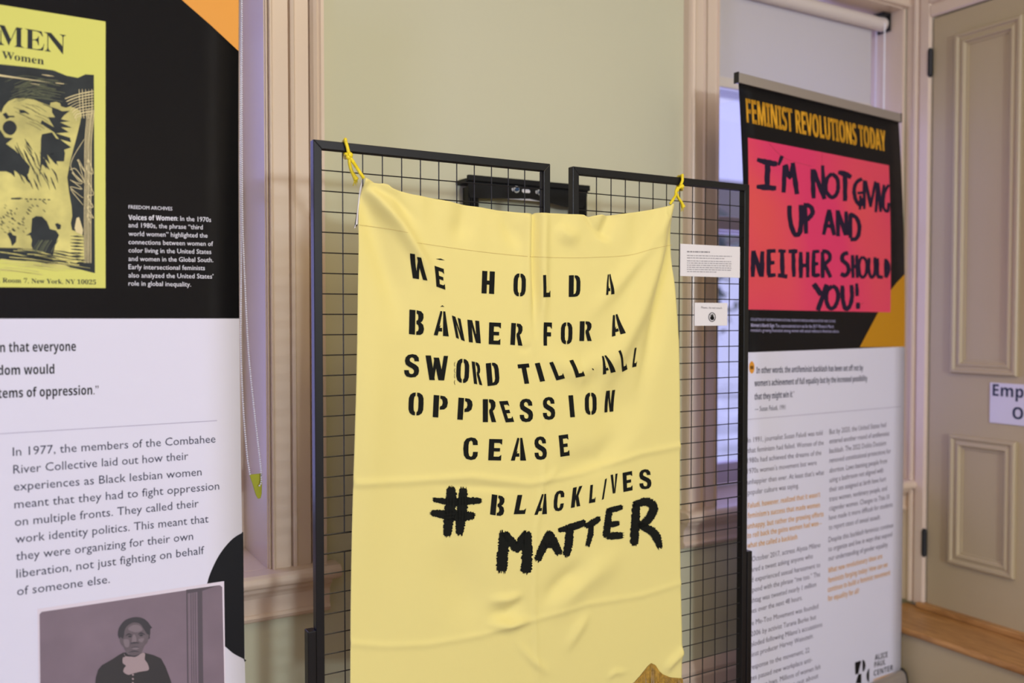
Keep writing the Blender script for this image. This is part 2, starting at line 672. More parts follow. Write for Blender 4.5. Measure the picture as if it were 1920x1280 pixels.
casing('trim_1', W1[1], 1)
casing('trim_2', W1[0], -1)
casing('trim_3', W2[0], -1)
HC = [(0, 0), (0, .018), (.004, .022), (.010, .022), (.013, .015), (.052, .015), (.054, .006), (.058, .006), (.062, .019), (.070, .014), (.11, .014), (.114, .026), (.13, .033), (.141, .03), (.141, 0)]
struct(MB().prism(HC, (W2[0] - .141, YW, HEAD), (0, 0, 1), (0, -1, 0), (1, 0, 0), XR - .001 - W2[0] + .141).build('trim_4', TRIM))
struct(MB().prism(HC, (W1[0] - .141, YW, HEAD), (0, 0, 1), (0, -1, 0), (1, 0, 0), W1[1] - W1[0] + .282).build('trim_5', TRIM))


def window(n, x0, x1):
    root = bpy.data.objects.new('window_%d' % n, None)
    COL.objects.link(root)
    root.location = (x0, YW, SILL)
    struct(root)
    # jamb linings
    j = MB()
    j.box((x0 - .012, YW - .004, SILL), (x0 + .004, YW + WT - .02, HEAD))
    j.box((x1 - .004, YW - .004, SILL), (x1 + .012, YW + WT - .02, HEAD))
    j.box((x0, YW - .004, HEAD - .006), (x1, YW + WT - .02, HEAD + .006))
    j.box((x0, YW + .235, SILL), (x0 + .030, YW + .305, HEAD))
    j.box((x1 - .030, YW + .235, SILL), (x1, YW + .305, HEAD))
    j.build('jamb', TRIM, root)
    yg = YW + .265
    mid = 1.655
    for nm, z0, z1, y in (('upper_sash', mid - .02, HEAD - .005, yg + .022), ('lower_sash', SILL + .01, mid + .035, yg - .022)):
        s = MB()
        s.box((x0 + .028, y - .02, z0), (x0 + .072, y + .02, z1))
        s.box((x1 - .072, y - .02, z0), (x1 - .028, y + .02, z1))
        s.box((x0 + .072, y - .02, z1 - .05), (x1 - .072, y + .02, z1))
        s.box((x0 + .072, y - .02, z0), (x1 - .072, y + .02, z0 + (.075 if nm == 'lower_sash' else .045)))
        so = s.build(nm, SASH, root, bevel=.004)
        MB().box((x0 + .07, y - .002, z0 + .04), (x1 - .07, y + .002, z1 - .045)).build('glass_pane', GLASS, so)
    # stool and apron
    lo, hi = x0 - .155, min(x1 + .155, XR - .002)
    prof = [(-.0, 0), (-.0, -.034), (.055, -.034), (.066, -.028), (.070, -.017), (.066, -.006), (.055, 0)]
    sill = MB().prism([(a, b) for a, b in prof], (lo - .012, YW, SILL), (0, -1, 0), (0, 0, 1), (1, 0, 0), hi - lo + (.024 if hi < XR - .01 else .012))
    sill.box((x0, YW - .001, SILL - .034), (x1, YW + WT - .03, SILL - .0002))
    sill.build('sill', TRIM, root, bevel=.003)
    ap = [(0, -.034), (.044, -.034), (.040, -.046), (.028, -.056), (.022, -.066), (.020, -.104), (.024, -.106), (.028, -.112), (.024, -.120), (.014, -.126), (0, -.128)]
    MB().prism(ap, (lo + .006, YW, SILL), (0, -1, 0), (0, 0, 1), (1, 0, 0), hi - lo - .012).build('apron', TRIM, root)
    return root


window(1, *W1)
window(2, *W2)

# baseboards
BB = [(0, 0), (.020, 0), (.020, .145), (.016, .152), (.018, .165), (.012, .180), (.005, .192), (0, .195)]
struct(MB().prism(BB, (XL, YW, 0), (0, -1, 0), (0, 0, 1), (1, 0, 0), XR - XL).build('baseboard_far', TRIM))
struct(MB().prism(BB, (XR, YN, 0), (-1, 0, 0), (0, 0, 1), (0, 1, 0), 1.05 - YN).build('baseboard_right', TRIM))

# door and its surround in the right wall
dr = bpy.data.objects.new('door_1', None)
COL.objects.link(dr)
dr.location = (XR, DY1, DZ0)
struct(dr)
XF = XR - .004
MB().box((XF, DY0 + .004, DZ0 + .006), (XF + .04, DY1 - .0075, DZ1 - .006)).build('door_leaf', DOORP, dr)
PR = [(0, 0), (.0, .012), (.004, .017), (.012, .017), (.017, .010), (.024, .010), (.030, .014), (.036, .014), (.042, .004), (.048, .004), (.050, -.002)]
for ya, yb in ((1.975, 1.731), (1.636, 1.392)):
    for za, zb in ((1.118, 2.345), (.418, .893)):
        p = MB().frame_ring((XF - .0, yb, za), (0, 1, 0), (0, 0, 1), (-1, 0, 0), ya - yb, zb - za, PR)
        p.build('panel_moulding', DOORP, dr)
for z in (2.268, .470):
    h = MB()
    h.tube([(XF - .008, DY1 + .001, z - .045), (XF - .008, DY1 + .001, z + .045)], .0095, 12)
    h.ball((XF - .008, DY1 + .001, z + .047), .008)
    h.ball((XF - .008, DY1 + .001, z - .047), .008)
    h.build('hinge', HINGE, dr)
kn = MB()
kn.tube([(XF, DY0 + .06, 1.17), (XF - .04, DY0 + .06, 1.17)], .009, 10)
kn.ball((XF - .055, DY0 + .06, 1.17), .026, 14, 8)
kn.build('door_knob', HINGE, dr, smooth=True)
DC = [(0, 0), (0, .010), (.006, .016), (.040, .016), (.044, .008), (.048, .008), (.054, .020), (.062, .022), (.066, .016), (.098, .016), (.100, .0), ]
MB().prism(DC, (XR, DY1, DZ0), (0, 1, 0), (-1, 0, 0), (0, 0, 1), DZ1 - DZ0 + .10).build('door_casing', TRIM, dr)
MB().prism(DC, (XR, DY0, DZ0), (0, -1, 0), (-1, 0, 0), (0, 0, 1), DZ1 - DZ0 + .10).build('door_casing', TRIM, dr)
MB().prism(DC, (XR, DY0 + .001, DZ1), (0, 0, 1), (-1, 0, 0), (0, 1, 0), DY1 - DY0 - .002).build('door_casing', TRIM, dr)
MB().box((XR - .035, DY0 - .02, DZ0 - .012), (XR + .04, DY1 + .02, DZ0 + .008)).build('threshold', STEPW, dr, bevel=.004)

# wooden step in front of the door
st = thing('door_step', (2.86, 1.6, 0), 'golden wooden step with a cream painted riser below the panelled door', 'step')
MB().box((2.750, 0.95, .200), (XR - .001, YW - .022, .2225)).build('tread', STEPW, st, bevel=.008)
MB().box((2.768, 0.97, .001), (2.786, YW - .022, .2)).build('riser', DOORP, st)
hk = MB().tube([(2.770, 1.42, .150), (2.762, 1.42, .150), (2.756, 1.42, .138), (2.758, 1.42, .125)], .0022, 6)
hk.build('hook', ZINC, st)

# sign on the door
sg = thing('door_sign', (XF - .003, 1.70, 0.95), 'white laminated sign with navy lettering on the panelled door', 'sign')
SGS = Surf((XF - .0048, 1.829), (0, -1))
MB().box((XF - .0046, 1.829 - .30, .950), (XF - .0004, 1.829, 1.092)).build('plate', SIGNM, sg, bevel=.002)


def flat_text(surf, s, s0, s1, z, h, name, m, parent, off=.0006):
    vs, fs, x0, x1 = text_mesh(s)
    P = Print(surf, 0)
    k = (s1 - s0) / (x1 - x0)
    P.v = [(s0 + (x - x0) * k, z + y * h / .70) for x, y in vs]
    P.f = list(fs)
    return P.build(name, m, parent, off)


flat_text(SGS, bold('Employees'), .011, .287, 1.046, .040, 'lettering', SIGNT, sg)
flat_text(SGS, bold('Only'), .082, .205, .972, .040, 'lettering', SIGNT, sg)


# ------------------------------------------------------------------ roller blinds
def bead_chain(pts, r=.0024, pitch=.0054):
    m = MB()
    acc = 0.0
    P = [Vector(p) for p in pts]
    for a, b in zip(P[:-1], P[1:]):
        L = (b - a).length
        while acc < L:
            m.ball(a + (b - a) * (acc / L), r, 6, 4)
            acc += pitch
        acc -= L
    return m


def spline3(pts, n=8):
    P = [Vector(p) for p in pts]
    P = [P[0]] + P + [P[-1]]
    out = []
    for i in range(1, len(P) - 2):
        p0, p1, p2, p3 = P[i - 1:i + 3]
        for k in range(n):
            t = k / n
            out.append(0.5 * (2 * p1 + (p2 - p0) * t + (2 * p0 - 5 * p1 + 4 * p2 - p3) * t * t + (3 * p1 - p0 - 3 * p2 + p3) * t ** 3))
    out.append(P[-1])
    return out


def at(x, y, Y):
    d = ray(x, y)
    return CAM + d * (Y / d.y)


def blind(x0, x1, zb, label, chain):
    yt, zt = YW + .075, HEAD - .045
    b = thing('roller_blind', ((x0 + x1) / 2, yt, zt), label, 'blind')
    MB().tube([(x0 + .03, yt, zt), (x1 - .045, yt, zt)], .025, 24).build('tube', TUBEW, b, smooth=False)
    for x, dx in ((x0 + .008, .036), (x1 - .012, -.038)):
        br = MB().box((x - .003, yt - .03, zt - .03), (x + .003, yt + .03, HEAD - .008))
        br.box((min(x, x + dx), yt - .028, HEAD - .02), (max(x, x + dx), yt + .028, HEAD - .008))
        br.build('bracket', PLASTB, b)
    MB().tube([(x1 - .045, yt, zt), (x1 - .016, yt, zt)], .027, 20).build('clutch', TUBEW, b, bevel=.004)
    MB().box((x0 + .035, yt + .022, zb), (x1 - .055, yt + .0228, zt)).build('fabric', SHADE, b)
    MB().box((x0 + .033, yt + .015, zb - .030), (x1 - .053, yt + .029, zb + .004)).build('bottom_bar', TUBEW, b, bevel=.004)
    if chain:
        bead_chain(chain).build('bead_chain', BEAD, b, smooth=True)
    return b


c1 = [at(*p) for p in ((452.5, -160, 2.245), (452.5, 0, 2.245), (451.5, 160, 2.24), (450.8, 320, 2.235), (452.5, 480, 2.22), (451.5, 640, 2.2), (456, 760, 2.19), (463, 850, 2.18), (469, 890, 2.175))]
c2 = [at(*p) for p in ((490, 890, 2.165), (488.5, 872, 2.17), (483, 825, 2.175), (474, 745, 2.185), (465, 645, 2.195), (457, 480, 2.205), (454.5, 390, 2.215), (453.5, 240, 2.235), (453.5, 0, 2.24), (453.5, -160, 2.24))]
cend = [at(*p) for p in ((490, 890, 2.165), (489.5, 905, 2.163), (484, 913, 2.163))]
lb = blind(W1[0], W1[1], 2.10, 'white roller blind with a hanging bead chain in the window behind the large left banner', None)
bead_chain(spline3(c1)).build('bead_chain', BEAD, lb, smooth=True)
bead_chain(spline3(c2)).build('bead_chain', BEAD, lb, smooth=True)
bead_chain(spline3(cend)).build('bead_chain', BEAD, lb, smooth=True)
tg = MB()
out = [(468, 890), (490, 887.5), (491.5, 905), (491, 925), (489, 934), (484, 935), (480, 928), (473, 905)]
pa = [at(x, y, 2.176) for x, y in out]
pb = [p + Vector((0, .006, 0)) for p in pa]
n = len(out)
tg.add(pa + pb, [tuple(range(n)), tuple(range(2 * n - 1, n - 1, -1))] + [(i, (i + 1) % n, (i + 1) % n + n, i + n) for i in range(n)])
tg.build('chain_clip', LIME, lb, bevel=.0012)['label'] = 'lime green plastic chain clip'

xe = W2[1] - .028
rb = blind(W2[0], W2[1], 2.140, 'half lowered white roller blind in the window above the pink poster banner', None)
for dx, dy in ((-.012, -.026), (.008, .026)):
    MB().tube([(xe + dx, YW + .075 + dy, HEAD - .05), (xe + dx, YW + .075 + dy, 1.0)], .0028, 6).build('cord', BEAD, rb)

# ------------------------------------------------------------------ television bracket on the far wall
YB = 2.11
tv = thing('wall_bracket', (1.28, YW, 1.30), 'black steel television mount bolted to the wall behind the mesh panels', 'bracket')
x0, x1 = at(878, 340, YB).x, at(1101, 360, YB).x
zt = 1.702
pl = [(x0, zt - .004), (x1, zt - .004)]
arch = [(x1, zt - .030), (x1 - .015, zt - .066), (x1 - .07, zt - .066), ((x0 + x1) / 2, zt - .050), (x0 + .07, zt - .058), (x0 + .045, zt - .060), (x0 + .005, zt - .060), (x0, zt - .03)]
prof = [(x0, zt - .004), (x1, zt - .004)] + arch


def plate_with_slots(prof, slots, y, th, name, m, parent):
    """flat plate with rounded slots cut through it"""
    loops = [[Vector((a, b, 0)) for a, b in prof]]
    for cx, cz, hw, hh in slots:
        lp = []
        for k in range(16):
            a = 2 * PI * k / 16
            lp.append(Vector((cx + (hw - hh) * (1 if math.cos(a) > 0 else -1) + hh * math.cos(a), cz + hh * math.sin(a), 0)))
        loops.append(lp)
    tris = tessellate_polygon(loops)
    flat = [p for l in loops for p in l]
    n = len(flat)
    vs = [(p.x, y, p.y) for p in flat] + [(p.x, y + th, p.y) for p in flat]
    fs = [tuple(t) for t in tris] + [tuple(i + n for i in t[::-1]) for t in tris]
    k = 0
    for l in loops:
        for i in range(len(l)):
            a, b = k + i, k + (i + 1) % len(l)
            fs.append((a, b, b + n, a + n))
        k += len(l)
    return MB().add(vs, fs).build(name, m, parent)


sl = [at(x, y, YB) for x, y in ((966, 355), (987, 358), (1010.5, 360))]
hw = (.0115, .0145, .0115)
plate_with_slots(prof, [(p.x, p.z, h, .0055) for p, h in zip(sl, hw)], YB, .003, 'plate', BRK, tv)
MB().box((x0 - .004, YB - .010, zt - .016), (x1 + .004, YB + .003, zt)).box((x0 - .006, YB + .003, zt - .02), (x1 + .006, YW, zt - .008)).build('flange', BRK, tv, bevel=.002)
MB().box((sl[0].x - .02, YB + .0035, zt - .055), (sl[2].x + .02, YB + .0095, zt - .024)).build('slot_backing', CARD, tv)['label'] = 'white strip added behind the slots to brighten them'  # added white strip, makes the shaded slots look bright
for p in (sl[0], sl[2]):
    MB().tube([(p.x + .003, YB - .008, p.z), (p.x + .003, YB + .06, p.z)], .0058, 8).build('bolt', BOLT, tv)
    MB().tube([(p.x + .003, YB - .001, p.z), (p.x + .003, YB - .0025, p.z)], .0095, 14).build('washer', ZINC, tv)
for a in (x0 + .002, x1 - .03):
    m = MB()
    m.box((a, YB + .004, 1.22), (a + .006, YB + .034, zt - .03))
    m.box((a + .026, YB + .004, 1.22), (a + .032, YB + .034, zt - .03))
    m.box((a, YB + .030, 1.22), (a + .032, YB + .036, zt - .03))
    for q in range(3):
        m.box((a + .008 + q * .006, YB + .002, 1.60), (a + .011 + q * .006, YB + .03, zt - .035))
    m.build('upright', BRK, tv)

# ------------------------------------------------------------------ mesh display panels
YP = 1.70
ZT = 1.668


def panel(xa, xb, wx0, label, side):
    g = thing('mesh_panel', ((xa + xb) / 2, YP, 0), label, 'display panel', 'mesh display panels')
    fw, fd = .0170, .0200
    y0, y1 = YP - fd / 2, YP + fd / 2
    fr = MB()
    # mitred square-tube frame
    za, zb = .16, ZT
    for (p, q) in (((xa, za), (xa, zb)), ((xa, zb), (xb, zb)), ((xb, zb), (xb, za)), ((xb, za), (xa, za))):
        cx, cz = (xa + xb) / 2, (za + zb) / 2
        ins = lambda t: (t[0] + (fw if t[0] < cx else -fw), t[1] + (fw if t[1] < cz else -fw))
        a, b, c, d = p, q, ins(q), ins(p)
        vs = [(t[0], y, t[1]) for y in (y0, y1) for t in (a, b, c, d)]
        fr.add(vs, [(0, 1, 2, 3), (7, 6, 5, 4), (0, 1, 5, 4), (2, 3, 7, 6), (0, 3, 7, 4), (1, 2, 6, 5)])
    fr.build('frame', BLACKM, g, bevel=.0012)
    r = .0013
    for (z0, z1, first) in ((.886, ZT - fw, 1.6105), (.16 + fw, .848, .848)):
        m = MB()
        x = wx0
        while x < xb - fw:
            m.tube([(x, YP, z0), (x, YP, z1)], r, 5, False)
            x += .0425
        z = first
        while z > z0 - .001:
            m.tube([(xa + fw, YP - .002, z), (xb - fw, YP - .002, z)], r, 5, False)
            z -= .0406
        m.tube([(xa + fw, YP - .002, z0), (xb - fw, YP - .002, z0)], r * 1.3, 5, False)
        m.tube([(xa + fw, YP - .002, z1), (xb - fw, YP - .002, z1)], r * 1.3, 5, False)
        m.build('wire_mesh', WIREM, g)
    # leg bracket on the outer side
    for xs in (xa - .0175, xb + .0005):
        MB().box((xs, YP - .012, .012), (xs + .017, YP + .012, .700)).build('leg_post', BLACKM, g, bevel=.0015)
        MB().box((xs - .002, YP - .26, .0), (xs + .019, YP + .26, .02)).build('foot', BLACKM, g, bevel=.003)
    return g


PA = (at(587.5, 263, YP - .01).x, at(1032, 305, YP - .01).x)
PB = (at(1074.5, 311, YP - .01).x, at(1405.5, 346, YP - .01).x)
panel(PA[0], PA[1], .5974, 'left black framed wire mesh display panel beside the large left banner', -1)
panel(PB[0], PB[1], 1.2196, 'right black framed wire mesh display panel holding two white cards', 1)


# ------------------------------------------------------------------ retractable banners
def banner_stand(name, surf, s0, s1, ztop, label, zb, root_xy, zbase=.080, zfloor=0.0):
    b = thing(name, (root_xy[0], root_xy[1], 0), label, 'banner')
    e, nn = surf.e, surf.n
    N = 46
    vs, fs, mi = [], [], []
    zs = sorted(set([zbase - .02 + (ztop - zbase + .02) * i / N for i in range(N + 1)] + [zb]))
    ss = [s0 + (s1 - s0) * i / 12 for i in range(13)]
    for z in zs:
        for s in ss:
            vs.append(surf.pt(s, z))
    k = len(ss)
    for i in range(len(zs) - 1):
        for j in range(k - 1):
            fs.append((i * k + j, i * k + j + 1, (i + 1) * k + j + 1, (i + 1) * k + j))
            mi.append(1 if zs[i] >= zb - 1e-6 else 0)
    me = bpy.data.meshes.new('fabric')
    me.from_pydata(vs, [], fs)
    fo = link('fabric', me, [B_WHITE, B_BLACK], b, smooth=True)
    me.polygons.foreach_set('material_index', mi)
    sd = fo.modifiers.new('thickness', 'SOLIDIFY')
    sd.thickness = .0006
    sd.offset = -1
    # top rail
    pt = surf.pt(0, ztop)
    o = Vector((pt.x, pt.y, 0))
    MB().obox(o, e, nn, (s0 - .006, -.008, ztop - .016), (s1 + .006, .007, ztop + .014)).build('top_rail', ALU, b, bevel=.002)
    for s in (s0 - .009, s1 + .006):
        MB().obox(o, e, nn, (s, -.009, ztop - .017), (s + .003, .008, ztop + .015)).build('rail_cap', PLASTB, b)
    # cassette base
    pb = surf.pt(0, zbase)
    ob = Vector((pb.x, pb.y, 0))
    prof = [(-.030, .006), (.024, .006), (.025, .02), (.024, .050), (.019, .070), (.008, zbase), (-.010, zbase), (-.024, .070), (-.030, .050)]
    MB().prism(prof, ob + e * (s0 + .002), nn, (0, 0, 1), e, s1 - s0 - .004).build('cassette', ALU, b, bevel=.002)
    for s in (s0 - .003, s1 - .002):
        MB().prism([(a * 1.05, c * 1.06 if c > .01 else 0.0) for a, c in prof], ob + e * s, nn, (0, 0, 1), e, .005).build('end_cap', PLASTB, b)
    # pole behind the fabric
    mid = (s0 + s1) / 2
    p0, p1 = surf.pt(mid, .05, -.03), surf.pt(mid, ztop, -.018)
    bow = max(max(0, (p0 + (p1 - p0) * t - surf.pt(mid, .05 + (ztop - .05) * t)).dot(nn)) for t in [k / 20 for k in range(21)])
    p0, p1 = p0 - nn * (bow + .018), p1 - nn * (bow + .018)
    MB().tube([p0, p1], .007, 8).build('pole', ALU, b)
    return b


# left banner, close to the camera
YLB = 1.71
LB = Surf((0, YLB), (1, 0), lambda s, z: .05 * (z - 1.31) ** 2)
s1L = LB.px(448.5, 560)[0]
zbL = LB.px(300, 597)[1]
bl = banner_stand('retractable_banner', LB, s1L - .85, s1L, 2.06, 'large left retractable banner with yellow poster and paragraph print', zbL, (s1L - .42, YLB))

# right banner, beyond the mesh panels
eR = Vector((.994, .110, 0))
RB = Surf((1.831, 1.852), eR, lambda s, z: -.015 - .018 * (max(0.0, z - 1.2) / .6) ** 2)
s1R = RB.px(1696.5, 640)[0]
s0R = RB.px(1385, 160)[0]
ztR = RB.px(1687, 219)[1]
zbR = RB.px(1690, 650)[1]
br_ = banner_stand('retractable_banner', RB, s0R, s1R, ztR - .004, 'right retractable banner with pink poster and orange headline beside the door', zbR, (2.25, 1.9))

# ---- left banner print
c = s1L - .0004
P = Print(LB)
P.poly_sz([LB.px(341, 0), LB.px(396, 48), (c, LB.px(449, 96)[1]), (c, 2.04), LB.px(215, -150)])
P.build('printed_corner', P_ORANGE, bl, .0003)
P = Print(LB)
P.poly_sz([LB.px(*q) for q in ((-330, -44), (198, 40.5), (198, 540), (-330, 535.5))])
po = P.build('printed_poster', P_YEL, bl, .0003)

A = lambda pts: [(x * .1875, 100 + y * .1875) for x, y in pts]
Bz = lambda pts: [(x * .1875, 330 + y * .1875) for x, y in pts]
P = Print(LB)
P.poly([(-250, 96), (0, 120.5), (60, 126.5), (100, 132), (125, 142), (146, 146), (160, 139.5), (176, 140.5), (178, 512), (150, 505), (110, 497), (60, 490), (-250, 470)])
P.build('printed_ground', P_DARK, po, .0006)
random.seed(11)
P = Print(LB)
big = A([(-500, 700), (-300, 560), (-60, 480), (10, 600), (40, 530), (85, 480), (150, 452), (250, 449), (340, 463), (430, 500), (500, 525), (505, 495), (560, 485), (600, 500), (610, 530),
         (660, 545), (700, 530), (780, 560), (818, 600), (800, 700), (760, 860), (735, 950), (700, 1090), (672, 1240)]) + \
    Bz([(678, 60), (690, 160), (715, 300), (722, 400), (708, 470), (720, 540), (780, 560), (835, 600), (842, 830), (760, 870), (650, 850), (560, 815), (400, 760), (200, 720), (-900, 700)])
P.poly(big)
for k in range(26):         # pale dragged-brush lines along the bottom of the picture
    y = 468 + k * 1.5 + random.uniform(-1, 1)
    x = random.uniform(-40, 90)
    P.stroke([(x, y), (x + random.uniform(20, 50), y + 3), (x + random.uniform(55, 85), y + 9)], random.uniform(.8, 2.2), .3)
P.build('printed_figure', P_YELD, po, .0009)

P = Print(LB)
P.poly(A([(90, 672), (140, 690), (168, 740), (150, 790), (110, 818), (60, 800), (28, 755), (40, 700)]), True)
P.poly(A([(190, 565), (240, 568), (300, 610), (250, 597), (200, 600)]))
P.poly(A([(25, 610), (60, 590), (85, 625), (140, 625), (150, 640), (100, 640), (65, 660)]))
P.poly(A([(520, 540), (580, 560), (620, 580), (700, 575), (640, 620), (610, 660), (700, 680), (600, 690), (720, 745), (610, 740), (690, 790), (560, 800), (700, 845), (710, 890), (600, 860),
          (710, 940), (640, 965), (650, 1000), (640, 1080), (560, 1080), (560, 1115), (470, 1010), (500, 1110), (430, 1035), (500, 1170), (420, 1110), (400, 1200), (410, 850), (420, 810), (520, 790), (560, 850), (590, 860),
          (540, 790), (405, 700), (420, 670), (540, 740), (480, 640), (550, 640), (520, 590)]))
P.poly(A([(-400, 760), (0, 765), (50, 840), (130, 850), (60, 905), (150, 970), (240, 1060), (300, 1130), (285, 1200), (250, 1240), (190, 1200), (140, 1170), (150, 1240), (110, 1200), (60, 1180), (-400, 1190)]))
P.poly(Bz([(320, 425), (360, 400), (420, 405), (470, 455), (500, 530), (560, 545), (590, 590), (570, 640), (550, 700), (530, 790), (460, 770), (400, 745), (330, 735), (312, 690), (320, 640), (300, 590), (260, 595), (310, 560)]))
P.poly(Bz([(70, 575), (110, 560), (130, 590), (165, 600), (160, 660), (120, 700), (105, 640)]))
P.poly(Bz([(550, 480), (575, 470), (610, 490), (605, 530), (575, 535)]))
P.poly(Bz([(110, 220), (200, 215), (230, 225), (190, 235), (110, 232)]))
for x in range(250, 480, 45):
    P.stroke(Bz([(x, 222 + x * .03), (x + 28, 224 + x * .03)]), 2.0)
for k in range(70):         # rows of short dabs
    x, y = random.uniform(0, 440), random.uniform(240, 560)
    if 290 < x < 500 and y > 400:
        continue
    P.stroke(Bz([(x, y), (x + random.uniform(12, 30), y + random.uniform(8, 26))]), random.uniform(1.0, 2.2))
for k in range(42):         # slanting brush lines through the figure
    x, y = random.uniform(120, 520), random.uniform(840, 1260)
    P.stroke(A([(x, y), (x + random.uniform(20, 45), y + random.uniform(40, 75)), (x + random.uniform(50, 80), y + random.uniform(100, 150))]), [.4, random.uniform(1.4, 3.4), .4], .3)
for k in range(8):
    y = 600 + k * 33
    P.stroke(Bz([(705, y), (835, y + 8)]), [1, 3.2, 1.2], .3)
for k in range(14):
    x, y = random.uniform(120, 480), random.uniform(500, 700)
    P.stroke(A([(x, y), (x + 80, y + 30), (x + 150, y + 75)]), .6, .3)
for k in range(12):
    x, y = random.uniform(300, 640), random.uniform(690, 840)
    P.stroke(Bz([(x - 150, y - 20), (x, y), (x + 170, y + 35)]), [.4, 2.2, .5], .3)
P.build('printed_brushwork', P_DARK, po, .0012)

P = Print(LB)
P.poly(A([(-300, 180), (0, 213), (520, 296), (0, 232), (-300, 205)]))
P.stroke(A([(555, 298), (640, 307)]), 1.4)
P.stroke(A([(420, 215), (540, 232)]), [1, 2, .5])
P.stroke(A([(300, 300), (400, 318)]), [.4, 1.2, .4])
for k in range(9):          # hatching at the upper right
    y = 400 + k * 28
    P.stroke(A([(650 + k * 14, y + 55), (780, y + 10), (935, y - 20)]), random.uniform(.9, 1.9), .3)
for k in range(5):
    P.stroke(A([(790 + k * 32, 360), (800 + k * 30, 560), (815 + k * 24, 650)]), random.uniform(.6, 1.3), .3)
for k in range(6):          # long scribbled verticals on the right
    x = 848 + k * 13
    P.stroke(A([(x + 30, 560), (x, 900), (x, 1280)]) + Bz([(x - 5, 300), (x - 4, 870)]), random.uniform(.8, 1.6), .2)
P.stroke(A([(840, 860), (705, 1120), (820, 1300)]) + Bz([(700, 40)]), 1.0)
for q in (A([(770, 1065), (850, 1190), (780, 1060), (840, 1270)]), A([(885, 1060), (930, 1200), (870, 1170), (880, 1060)]), A([(700, 1165), (760, 1160), (850, 1300), (720, 1190), (800, 1290)]),
          Bz([(705, 40), (820, 130), (700, 110), (830, 220), (705, 130), (830, 290)]), Bz([(870, 30), (935, 180), (875, 200), (930, 310), (870, 310), (935, 420), (870, 380), (905, 470)])):
    P.stroke(q, 1.1, .2)
P.poly(Bz([(745, 520), (765, 420), (790, 410), (830, 540), (822, 590), (760, 560)]))
P.build('printed_scratches', P_CREAM, po, .0015)
P = Print(LB)
for k in range(26):
    y = 250 + k * 8.5
    x = random.uniform(40, 260)
    P.stroke(A([(x, y + 30 - x * .02), (x + 150, y + random.uniform(-30, 0)), (x + random.uniform(300, 460), y + random.uniform(-10, 30))]), random.uniform(.5, 1.1), .2)
for k in range(14):
    x = random.uniform(320, 520)
    P.stroke(Bz([(x, 760), (x + 30, 700), (x + 70, 640)]), random.uniform(.6, 1.2), .2)
P.build('printed_dry_brush', P_OLIVE, po, .0014)

# poster title, drawn with heavy and hairline strokes
P = Print(LB)
Z = lambda pts: [(x * .078125, 30 + y * .078125) for x, y in pts]
for q in ([(8, 320), (32, 360), (32, 620), (45, 655), (110, 702), (-60, 690), (-10, 655), (8, 600)], [(-60, 208), (110, 232), (265, 570), (213, 718), (8, 262)], [(236, 610), (262, 600), (404, 290), (384, 284)],
          [(394, 273), (545, 297), (508, 330), (508, 700), (520, 730), (590, 768), (335, 738), (388, 712), (396, 690)],
          [(662, 330), (778, 345), (778, 785), (662, 772)], [(590, 303), (780, 332), (1000, 375), (1032, 500), (1020, 500), (960, 410), (880, 370), (776, 354), (680, 345)],
          [(770, 566), (850, 565), (900, 530), (920, 485), (930, 485), (930, 712), (918, 705), (890, 620), (850, 586), (770, 582)], [(590, 764), (776, 783), (880, 800), (980, 790), (1030, 740), (1053, 668), (1064, 670), (1032, 832), (930, 824), (700, 788)],
          [(1050, 383), (1230, 410), (1508, 740), (1514, 918), (1500, 914), (1165, 480), (1130, 430)], [(1138, 440), (1156, 470), (1158, 760), (1175, 815), (1228, 864), (1055, 840), (1120, 820), (1138, 760)],
          [(1420, 437), (1592, 465), (1534, 490), (1522, 520), (1514, 900), (1500, 780), (1502, 510), (1480, 470)]):
    P.poly(Z(q))
P.text(serif('Women'), (3.5, 109.5), (82.3, 121.5), 14.5)
P.text(serif(', Room 7, New York, NY 10025'), (-2, 529.5), (180, 533), 9)
P.build('printed_title', P_DARK, po, .0008)

P = Print(LB)
P.text('FREEDOM ARCHIVES', (241, 391), (323, 394.3), 6.6)
P.text(bold('Voices of Women:'), (241, 412), (334, 413.6), 9)
for s, a, b in (('In the 1970s', (338, 413.8), (395.5, 416)), ('and 1980s, the phrase “third', (241, 426), (380, 430)), ('world women” highlighted the', (241, 442), (389, 445.5)),
                ('connections between women of', (241, 457.5), (399.5, 461)), ('color living in the United States', (241, 473), (396, 476)), ('and women in the Global South.', (241, 489), (399.5, 491.3)),
                ('Early intersectional feminists', (241, 504.3), (384, 506.3)), ('also analyzed the United States’', (241, 520), (400, 522)), ('role in global inequality.', (241, 535.2), (358, 537))):
    P.text(s, a, b, 9)
P.build('printed_caption', P_WHITE, bl, .0004)

P = Print(LB)
for s, suf, a, b in (('mean that everyone', 'n that everyone', (0, 660), (142.5, 657.5)), ('freedom would', 'dom would', (-4, 703), (102, 700.3)), ('systems of oppression.”', 'tems of oppression.”', (-4, 746.2), (185, 738.8))):
    P.text(bold(s), a, b, 17.5, bold(suf))
P.build('printed_quote', P_BLACK, bl, .0004)
P = Print(LB)
for s, a, b in (('In 1977, the members of the Combahee', (24, 854.5), (404, 829.2)), ('River Collective laid out how their', (25, 887.7), (353, 861.2)), ('experiences as Black lesbian women', (26, 919.8), (378, 891)),
                ('meant that they had to fight oppression', (27, 953), (411, 917.2)), ('on multiple fronts. They called their', (27.8, 986), (372.5, 950)), ('work identity politics. This meant that', (29, 1018), (391, 979)),
                ('they were organizing for their own', (30, 1050.5), (362, 1011.5)), ('liberation, not just fighting on behalf', (31, 1083), (383, 1037.8)), ('of someone else.', (32, 1116), (206, 1092.3))):
    P.text(s, a, b, 16.5)
P.build('printed_paragraph', P_NAVY, bl, .0004)
P = Print(LB)
